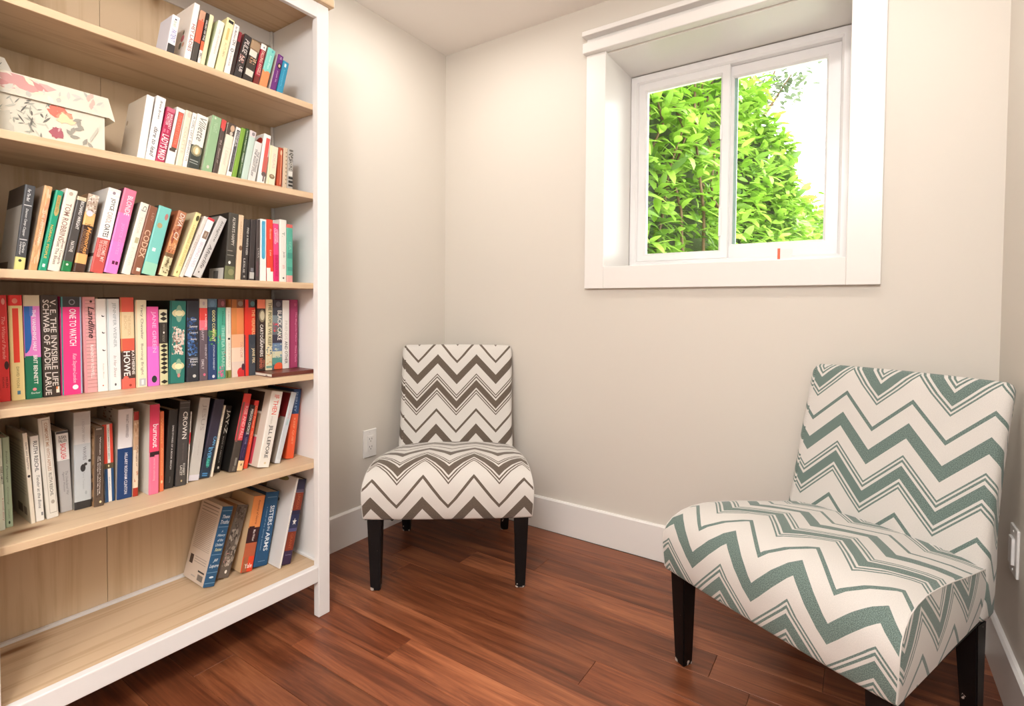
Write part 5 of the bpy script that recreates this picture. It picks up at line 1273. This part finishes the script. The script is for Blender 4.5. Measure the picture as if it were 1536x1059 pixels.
def leaf_frame(p, nrm, d):
    """random leaf orientation: pointing outward, along the hedge and a little up or down"""
    dirv = (nrm * rl.uniform(0.15, 1.0) + d * rl.uniform(-0.9, 0.9) + Vector((0, 0, rl.uniform(-0.45, 0.55)))).normalized()
    upv = (Vector((0, 0, 1)) * rl.uniform(0.5, 1.2) + nrm * rl.uniform(0.0, 0.7) + Vector((rl.uniform(-.4, .4), rl.uniform(-.4, .4), 0))).normalized()
    yv = upv.cross(dirv).normalized()
    zv = dirv.cross(yv)
    m = Matrix.Identity(4)
    for i in range(3):
        m[i][0], m[i][1], m[i][2], m[i][3] = dirv[i], yv[i], zv[i], p[i]
    return m


protos = []
for k in range(5):
    P, F = leaf_pts(0.125 + 0.014 * k, 0.024 + 0.003 * (k % 3), 0.22, 0.10 + 0.08 * k)
    me = bpy.data.meshes.new('leaf')
    me.from_pydata(P, [], F)
    for f in me.polygons:
        f.use_smooth = True
    me.materials.append(LEAF)
    protos.append(me)
for k in range(290):
    s = rl.uniform(0.62, 2.35)
    p, d, nrm = path_at(s)
    z = rl.uniform(1.05, 2.75)
    q = Vector((p[0], p[1], z)) + nrm * (bump_at((p[0], p[1], z)) + rl.uniform(-0.06, 0.03))
    o = bpy.data.objects.new('leaf', protos[k % 5])
    C.objects.link(o)
    o.parent = hedge
    o.matrix_local = HI @ leaf_frame(q, nrm, d)


def leaf_cloud(name, placer, n, lo, hi, m, parent, wr=0.21):
    P, F, T = [], [], []
    for k in range(n):
        q, nrm, d = placer()
        if q is None:
            continue
        L = rl.uniform(lo, hi)
        lp, lf = leaf_pts(L, L * wr, 0.22, rl.uniform(0.05, 0.4))
        mm = leaf_frame(q, nrm, d)
        b0 = len(P)
        P += [tuple(mm @ Vector(v)) for v in lp]
        F += [tuple(b0 + i for i in f) for f in lf]
        T += [rl.random()] * len(lp)
    me = bpy.data.meshes.new(name)
    me.from_pydata(P, [], F)
    at = me.attributes.new('tone', 'FLOAT', 'POINT')
    at.data.foreach_set('value', T)
    for f in me.polygons:
        f.use_smooth = True
    o = link(name, me, m, parent)
    return o


def hedge_spot():
    s = min(len(PATH) - 1.001, (len(PATH) - 1) * rl.random() ** 0.85)
    if s < 0.4:
        s = 0.4 + rl.random()
    p, d, nrm = path_at(s)
    z = 1.0 + (p[2] - 1.0) * rl.random()
    if rl.random() < 0.10:
        z = p[2] - 0.1 + rl.uniform(-0.1, 0.16)
    q = Vector((p[0], p[1], z)) + nrm * (bump_at((p[0], p[1], z)) + rl.uniform(-0.20, 0.02))
    return q, nrm, d


fo = leaf_cloud('foliage', hedge_spot, 9500, 0.085, 0.14, LEAF, hedge)
fo.data.transform(HI)
fo['kind'] = 'stuff'
# a few upright stems in the gaps
for k in range(9):
    s = 0.7 + 0.22 * k
    p, d, nrm = path_at(s)
    q = Vector((p[0], p[1], 0.9)) + nrm * (-0.04 + rl.uniform(-.03, .03))
    bm = bmesh.new()
    rings = []
    for j in range(9):
        z = j / 8 * 1.9
        c = q + Vector((rl.uniform(-.03, .03), rl.uniform(-.03, .03), z)) + nrm * bump_at((q[0], q[1], 0.9 + z))
        r_ = 0.012 * (1 - 0.5 * j / 8)
        rings.append([bm.verts.new(c + Vector((math.cos(a * PI / 3) * r_, math.sin(a * PI / 3) * r_, 0))) for a in range(6)])
    for A, B in zip(rings, rings[1:]):
        for i in range(6):
            bm.faces.new((A[i], A[(i + 1) % 6], B[(i + 1) % 6], B[i]))
    bmesh.ops.transform(bm, matrix=HI, verts=bm.verts[:])
    link('stem', mesh_of(bm, 'stem', True), STEM, hedge)


def stick(bm, a, b, r0, r1):
    ax = (b - a).normalized()
    u = ax.cross(Vector((0.3, 0.1, 1))).normalized()
    v = ax.cross(u)
    A = [bm.verts.new(a + (u * math.cos(k * PI / 3) + v * math.sin(k * PI / 3)) * r0) for k in range(6)]
    B = [bm.verts.new(b + (u * math.cos(k * PI / 3) + v * math.sin(k * PI / 3)) * r1) for k in range(6)]
    for k in range(6):
        bm.faces.new((A[k], A[(k + 1) % 6], B[(k + 1) % 6], B[k]))
    bm.faces.new(A[::-1])
    bm.faces.new(B)


# small far tree whose branch tips reach over the hedge
tree = empty('garden_tree', (0.30, 6.0, 0.9))
tag(tree, 'thin garden tree with grey green branch tips rising above the hedge', 'tree')
bm = bmesh.new()
stick(bm, Vector((0, 0, 0)), Vector((0.1, 0, 2.6)), 0.07, 0.045)
tips = []
for e_ in ((0.38, -0.2, 3.10), (0.45, 0.1, 3.55), (0.10, 0.0, 3.9), (0.62, -0.1, 3.22), (-0.2, 0.1, 3.6)):
    stick(bm, Vector((0.1, 0, 2.5)), Vector(e_), 0.03, 0.01)
    tips.append(Vector(e_))
    tips.append(Vector((0.1, 0, 2.5)).lerp(Vector(e_), 0.7))
link('trunk', mesh_of(bm, 'trunk', True), STEM, tree)


def tree_spot():
    c = rl.choice(tips)
    q = c + Vector((rl.gauss(0, .13), rl.gauss(0, .13), rl.gauss(0, .08)))
    return q, Vector((1, 0, 0)), Vector((0, 1, 0))


tf = leaf_cloud('foliage', tree_spot, 420, 0.08, 0.13, FARLEAF, tree, 0.26)
tf['kind'] = 'stuff'
shrub = empty('garden_shrub', (1.62, 11.5, 0.9))
tag(shrub, 'pale feathery shrub standing beyond the end of the hedge', 'shrub')
bm = bmesh.new()
tips = []
for k in range(9):
    e_ = Vector((rl.uniform(-.35, .45), rl.uniform(-.3, .3), rl.uniform(1.2, 2.5)))
    stick(bm, Vector((0, 0, 0)), e_, 0.03, 0.008)
    tips.append(e_)
link('stem', mesh_of(bm, 'stem', True), STEM, shrub)


def shrub_spot():
    c = rl.choice(tips) * rl.uniform(0.45, 1.0)
    q = c + Vector((rl.gauss(0, .10), rl.gauss(0, .10), rl.gauss(0, .12)))
    return q, Vector((1, 0, 0)), Vector((0, 1, 0))


sf = leaf_cloud('foliage', shrub_spot, 900, 0.07, 0.12, leaf_mat('shrub_leaf', 'a8b48a', 'c4cca4', 'a08a78', 0.35), shrub, 0.24)
sf['kind'] = 'stuff'
